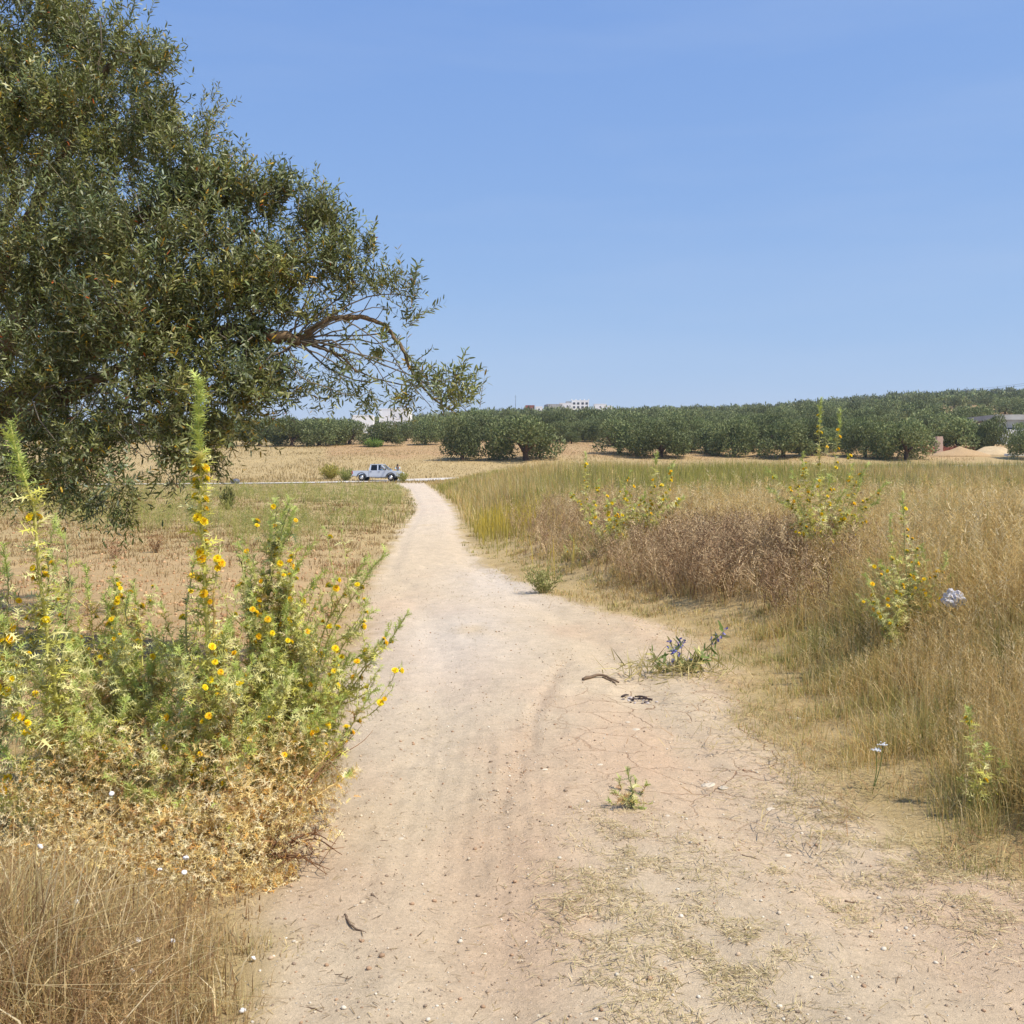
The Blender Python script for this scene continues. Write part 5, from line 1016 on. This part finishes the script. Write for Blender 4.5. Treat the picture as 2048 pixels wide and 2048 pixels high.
o = bm_obj("block_stack", bm, mat("pale_block", srgb(200, 170, 150), .9, noise=.1)); o.location = tuple(c); tag(o, "tall stack of pale hollow blocks beside the brick wall", "block stack")
def heap(px, D, rx, ry, h, label, m_):
    c = gpt(px, D); bm = bmesh.new(); bmesh.ops.create_uvsphere(bm, u_segments=40, v_segments=20, radius=1)
    for v in bm.verts:
        q = v.co; r_ = math.hypot(q.x, q.y); f = max(0, 1 - r_) ** .85; v.co = Vector((q.x * rx, q.y * ry, (h * f * (1 + .4 * (float(vnoise(q.x * 3 + px, q.y * 3, 9)) - .5)) if q.z > 0 else -.4) - .1))
    o = bm_obj("sand_heap", bm, m_, None, True); o.location = tuple(c); tag(o, label, "sand heap", "building sand by the farm building"); return o
heap(1985, 146, 4.2, 2.5, 1.4, "large pale heap of building sand in front of the concrete building", M_SAND)
heap(1918, 144, 4.5, 2.2, 1.3, "lower tan earth mound left of the pale sand heap", mat("tan_earth", srgb(176, 146, 106), .95, noise=.15, bump=.5))
c = gpt(2032, 143); E = empty("sheet_pile", c); tag(E, "pale flat sheets lying by the sand heap at the right edge", "sheets")
for k in range(3): box("sheet", M_WHITEWASH, E, -1.6 + .1 * k, 1.6 + .05 * k, -.8, .8, .12 * k, .12 * k + .09)
# mast and overhead cable
c = gpt(1031, 640); E = empty("radio_mast", c); tag(E, "thin dark mast standing on the skyline left of the villa", "mast"); V, Pq = tube_np([[0, 0, -1], [0, 0, 6], [0, 0, 13.0]], [.16, .13, .08], 8); mesh_np("pole", V, Pq, M_CABLE, E, None, True)
V, Pq = tube_np([[-.8, 0, 11.8], [.8, 0, 11.8]], .05, 6); mesh_np("crossbar", V, Pq, M_CABLE, E)
for (pxs, lab) in [([(2110, 757, 75), (2048, 767, 88), (1960, 777, 112), (1880, 783, 150), (1780, 790, 260)], "upper thin overhead cable crossing the sky at the right edge"), ([(2110, 763, 76), (2048, 771, 90), (1970, 779, 116), (1900, 784, 155), (1780, 793, 265)], "lower thin overhead cable just under the first one")]:
    l = smooth_line([P(*q) for q in pxs], 40); V, Pq = tube_np(l, .009, 6); o = mesh_np("power_cable", V - l[0], Pq, M_CABLE, None, None, True); o.location = tuple(l[0]); tag(o, lab, "cable", "overhead cables at right")

# ================================================================== PICKUP TRUCK AND PEOPLE
M_PAINT = mat("silver_blue_paint", srgb(204, 210, 220), .34, metal=.15, spec=.5, coat=.6)
M_DARKTRIM = mat("dark_grey_trim", (.07, .08, .10), .6)
M_TYRE = mat("tyre_rubber", (.03, .03, .03), .85); M_RIM = mat("alloy_rim", (.55, .56, .58), .35, metal=.8)
M_LAMP = mat("headlamp_glass", (.75, .77, .78), .15, spec=.6); M_CHROME = mat("chrome", (.7, .7, .72), .2, metal=1)
M_TINT = mat("tinted_glass", (.02, .025, .035), .06, spec=.6); M_RED = mat("rear_lamp_red", (.4, .03, .03), .3)
M_CLEAR = bpy.data.materials.new("clear_glass"); M_CLEAR.use_nodes = True
nt = M_CLEAR.node_tree; tr = nt.nodes.new('ShaderNodeBsdfTransparent'); tr.inputs[0].default_value = (.75, .8, .82, 1); gl = nt.nodes.new('ShaderNodeBsdfGlossy'); gl.inputs['Roughness'].default_value = .03; mx = nt.nodes.new('ShaderNodeMixShader'); mx.inputs[0].default_value = .12
nt.links.new(tr.outputs[0], mx.inputs[1]); nt.links.new(gl.outputs[0], mx.inputs[2]); nt.links.new(mx.outputs[0], nt.nodes['Material Output'].inputs['Surface'])
tc = gpt(757, 107.5); tc[2] = float(gz(tc[0], tc[1])) + .07
TR = empty("pickup_truck", tc, R(-9)); tag(TR, "silver-blue double-cab pickup truck parked on the far road, facing right", "pickup truck")
def arch(cx, r, n=9): return [(cx + r * math.cos(a), .36 + r * math.sin(a)) for a in np.linspace(math.pi, 0, n)]
hwid = .90
prof = [(-.78, .42), (-.78, 1.08), (1.15, 1.10), (1.35, 1.06), (2.0, 1.0), (2.42, .90), (2.55, .74), (2.58, .45), (2.50, .40)] + [(x, z) for x, z in reversed([p for p in arch(1.58, .45) if p[1] > .40])] + [(1.10, .40), (.2, .38)]
prism("body", M_PAINT, TR, prof, -hwid, hwid, .03)
bm = bmesh.new(); bp = [(-2.55, .55), (-2.55, 1.06), (-.80, 1.06), (-.80, .42), (-1.12, .42)] + [p for p in reversed(arch(-1.55, .45)) if p[1] > .44] + [(-2.05, .5)]
add_prism(bm, bp, -hwid, -hwid + .08); add_prism(bm, bp, hwid - .08, hwid); add_box(bm, -2.55, -2.48, -hwid + .083, hwid - .083, .55, 1.06); add_box(bm, -.88, -.803, -hwid + .083, hwid - .083, .55, 1.06); add_box(bm, -2.477, -.883, -hwid + .083, hwid - .083, .56, .62)
bm_obj("cargo_bed", bm, M_PAINT, TR)
box("tailgate", M_PAINT, TR, -2.59, -2.553, -.82, .82, .58, 1.05, bev=.01); box("rear_bumper", M_CHROME, TR, -2.72, -2.593, -.8, .8, .42, .55, bev=.02)
for s in (-1, 1): box("rear_lamp", M_RED, TR, -2.60, -2.50, s * .905 - .02, s * .905 + .02, .72, 1.02)
# cab: open frame of pillars and roof so the driver shows
bm = bmesh.new(); lo_ = [(-.74, 1.085), (1.22, 1.10)]; 
def vtx(x, z): return x, .88 - .20 * (z - 1.08) / .66, z
def pillar(x0, x1, z0, x2, x3, z1, s, t=.05):
    pts = []
    for (x, z) in ((x0, z0), (x1, z0), (x3, z1), (x2, z1)):
        _, w0, _ = vtx(x, z); pts.append((x, w0, z))
    a = [bm.verts.new((p[0], s * p[1], p[2])) for p in pts]; b_ = [bm.verts.new((p[0], s * (p[1] - t), p[2])) for p in pts]
    bm.faces.new(a); bm.faces.new(b_[::-1])
    for i in range(4): bm.faces.new((a[i], a[(i + 1) % 4], b_[(i + 1) % 4], b_[i]))
for s in (-1, 1):
    pillar(-.76, -.58, 1.083, -.66, -.54, 1.66, s); pillar(.12, .24, 1.083, .08, .20, 1.66, s); pillar(1.10, 1.28, 1.083, .48, .60, 1.66, s)
add_box(bm, -.68, .60, -.70, .70, 1.66, 1.75, .035); add_box(bm, -.78, -.745, -.84, .84, 1.08, 1.30)
bm_obj("cab", bm, M_PAINT, TR)
def pane(name, m_, pts, par=TR):
    bm = bmesh.new(); t = Vector((0, 0, 0)); f = bm.faces.new([bm.verts.new(p) for p in pts]); r_ = bmesh.ops.solidify(bm, geom=[f], thickness=.012); return bm_obj(name, bm, m_, par)
for s in (-1, 1):
    q = lambda x, z, s=s: (x, s * (vtx(x, z)[1] - .015), z)
    pane("window", M_TINT, [q(-.56, 1.10), q(.11, 1.10), q(.07, 1.65), q(-.52, 1.65)]); pane("window", M_CLEAR, [q(.245, 1.10), q(1.09, 1.10), q(.485, 1.65), q(.205, 1.65)])
    for (x0, x1) in ((-.70, .16), (.19, 1.12)):
        d = box("door", M_PAINT, TR, x0, x1, s * .905 - .006, s * .905 + .006, .50, 1.06, bev=.004); box("handle", M_DARKTRIM, d, x0 + .06, x0 + .24, s * .925 - .012, s * .925 + .012, .93, .97)
    mr = box("mirror", M_DARKTRIM, TR, 1.0, 1.12, s * 1.02 - .10, s * 1.02 + .10, 1.12, 1.30, bev=.02)
    box("side_step", M_DARKTRIM, TR, -.6, 1.05, s * .90 - .08, s * .90 + .08, .30, .36, bev=.01)
    for cx in (1.58, -1.55):
        bm = bmesh.new(); a = np.linspace(math.pi * 1.0, 0, 13); oo = [(cx + .55 * math.cos(t), .36 + .52 * math.sin(t)) for t in a]; inn_ = [(cx + .44 * math.cos(t), .36 + .43 * math.sin(t)) for t in a[::-1]]
        y0, y1 = sorted((s * .88, s * .955)); add_prism(bm, oo + inn_, y0, y1); bm_obj("fender_flare", bm, M_DARKTRIM, TR)
        y0 = s * .80; wl_ = cyl("wheel", M_TYRE, TR, (cx, y0, .36), .36, .24); cyl("rim", M_RIM, wl_, (cx, y0 + s * .07, .36), .22, .13); cyl("hub", M_CHROME, wl_, (cx, y0 + s * .13, .36), .06, .06, 12)
    box("headlamp", M_LAMP, TR, 2.30, 2.53, s * .72 - .15, s * .72 + .15, .76, .90, bev=.03); box("fog_lamp", M_DARKTRIM, TR, 2.52, 2.60, s * .66 - .08, s * .66 + .08, .50, .60, bev=.02)
pane("windscreen", M_CLEAR, [(1.24, -.84, 1.11), (1.24, .84, 1.11), (.61, .66, 1.66), (.61, -.66, 1.66)]); pane("rear_window", M_TINT, [(-.755, -.74, 1.31), (-.755, .74, 1.31), (-.69, .64, 1.65), (-.69, -.64, 1.65)])
box("grille", M_CHROME, TR, 2.50, 2.575, -.45, .45, .66, .86, bev=.01); box("front_bumper", M_PAINT, TR, 2.50, 2.66, -.86, .86, .40, .64, bev=.04); box("bonnet", M_PAINT, TR, 1.36, 2.34, -.78, .78, .93, 1.035, bev=.03)
box("seat", M_DARKTRIM, TR, -.05, .45, .18, .72, .75, 1.25, bev=.05); box("seat", M_DARKTRIM, TR, -.05, .45, -.72, -.18, .75, 1.25, bev=.05)
M_SKIN = mat("skin", srgb(176, 128, 98), .6); M_HAIR = mat("dark_hair", (.02, .018, .015), .7); M_SHIRT = mat("pale_aqua_shirt", srgb(190, 214, 212), .8); M_CAP = mat("pale_cap", srgb(206, 198, 186), .8); M_TROU = mat("dark_trousers", srgb(60, 62, 74), .85)
def skin(name, verts, edges, rad, m_, parent, sub=2):
    me = bpy.data.meshes.new(name); me.from_pydata(verts, edges, []); me.materials.append(m_); o = bpy.data.objects.new(name, me); COL.objects.link(o); o.parent = parent
    md = o.modifiers.new('s', 'SKIN'); sd = o.modifiers.new('d', 'SUBSURF'); sd.levels = sub; sd.render_levels = sub
    if not me.skin_vertices: me.attributes.new  # layer is made by the modifier on evaluation
    return o, rad
def person(loc, rz, label, J, shirt, cap=None, trousers=True):
    E_ = empty("person", loc, rz); tag(E_, label, "person")
    def build(name, keys, links, m_, grow):
        bm = bmesh.new(); ly = bm.verts.layers.skin.verify(); vs = {}
        for k in keys:
            v = bm.verts.new(J[k][0]); r_ = J[k][1] * grow; v[ly].radius = (r_, r_); vs[k] = v
        vs[keys[0]][ly].use_root = True
        for a, b_ in links: bm.edges.new((vs[a], vs[b_]))
        me = bpy.data.meshes.new(name); bm.to_mesh(me); bm.free(); me.materials.append(m_); o = bpy.data.objects.new(name, me); COL.objects.link(o); o.parent = E_
        o.modifiers.new('skin', 'SKIN'); sd = o.modifiers.new('sub', 'SUBSURF'); sd.levels = 1; sd.render_levels = 1; return o
    L = [('pelvis', 'chest'), ('chest', 'neck'), ('neck', 'head'), ('head', 'crown'), ('chest', 'shL'), ('shL', 'elL'), ('elL', 'haL'), ('chest', 'shR'), ('shR', 'elR'), ('elR', 'haR'), ('pelvis', 'knL'), ('knL', 'ftL'), ('ftL', 'toL'), ('pelvis', 'knR'), ('knR', 'ftR'), ('ftR', 'toR')]
    build("body", list(J), L, M_SKIN, 1.0)
    build("shirt", ['chest', 'pelvis', 'shL', 'elL', 'shR', 'elR'], [('pelvis', 'chest'), ('chest', 'shL'), ('shL', 'elL'), ('chest', 'shR'), ('shR', 'elR')], shirt, 1.18)
    if trousers: build("trousers", ['pelvis', 'knL', 'ftL', 'knR', 'ftR'], [('pelvis', 'knL'), ('knL', 'ftL'), ('pelvis', 'knR'), ('knR', 'ftR')], M_TROU, 1.2)
    h = Vector(J['head'][0]); c_ = Vector(J['crown'][0]); bm = bmesh.new(); bmesh.ops.create_uvsphere(bm, u_segments=14, v_segments=9, radius=.108)
    for v in bm.verts: v.co = v.co + h + (c_ - h) * .55
    bm_obj("cap" if cap else "hair", bm, cap or M_HAIR, E_, True)
    return E_
# standing person bent over the far side of the bonnet
ca, sa = math.cos(R(-9)), math.sin(R(-9)); lx, ly_ = 1.75, 1.45; pl = np.array([tc[0] + lx * ca - ly_ * sa, tc[1] + lx * sa + ly_ * ca, 0]); pl[2] = float(gz(pl[0], pl[1])) + .07
J = {'pelvis': ((0, .1, .93), .15), 'chest': ((0, -.12, 1.30), .165), 'neck': ((0, -.2, 1.46), .06), 'head': ((0, -.24, 1.55), .085), 'crown': ((0, -.25, 1.66), .07), 'shL': ((.19, -.16, 1.38), .065), 'elL': ((.26, -.36, 1.18), .05), 'haL': ((.18, -.58, 1.06), .04), 'shR': ((-.19, -.16, 1.38), .065), 'elR': ((-.26, -.36, 1.18), .05), 'haR': ((-.18, -.58, 1.06), .04), 'knL': ((.11, .06, .5), .075), 'ftL': ((.12, .1, .08), .05), 'toL': ((.13, -.08, .04), .04), 'knR': ((-.11, .06, .5), .075), 'ftR': ((-.12, .1, .08), .05), 'toR': ((-.13, -.08, .04), .04)}
person(pl, R(-9), "dark-haired person in a pale shirt leaning over the truck bonnet", J, M_SHIRT)
# driver: near seat window shows head and shoulder
lx, ly_ = .38, -.40; pl = np.array([tc[0] + lx * ca - ly_ * sa, tc[1] + lx * sa + ly_ * ca, tc[2]])
J = {'pelvis': ((0, 0, .92), .13), 'chest': ((0, 0, 1.18), .15), 'neck': ((.03, 0, 1.33), .055), 'head': ((.05, 0, 1.42), .08), 'crown': ((.05, 0, 1.52), .065), 'shL': ((0, .18, 1.25), .06), 'elL': ((.22, .22, 1.1), .05), 'haL': ((.45, .15, 1.15), .04), 'shR': ((0, -.18, 1.25), .06), 'elR': ((.22, -.22, 1.1), .05), 'haR': ((.45, -.15, 1.15), .04), 'knL': ((.45, .12, .88), .075), 'ftL': ((.62, .12, .55), .05), 'toL': ((.74, .12, .52), .04), 'knR': ((.45, -.12, .88), .075), 'ftR': ((.62, -.12, .55), .05), 'toR': ((.74, -.12, .52), .04)}
person(pl, R(-9), "person in a pale cap sitting in the front of the pickup", J, M_SHIRT, M_CAP)

# ================================================================== AIR
bm = bmesh.new(); add_box(bm, -1750, 1750, -120, 3150, -60, 78)
mh = bpy.data.materials.new("haze_air"); mh.use_nodes = True; nt = mh.node_tree; nt.nodes.remove(nt.nodes['Principled BSDF'])
pv = nt.nodes.new('ShaderNodeVolumePrincipled'); pv.inputs['Color'].default_value = (.80, .88, 1.0, 1); pv.inputs['Density'].default_value = .00019; pv.inputs['Anisotropy'].default_value = .25
nt.links.new(pv.outputs[0], nt.nodes['Material Output'].inputs['Volume'])
tag(bm_obj("haze", bm, mh), "thin pale air haze over the whole countryside", "haze", kind='stuff')
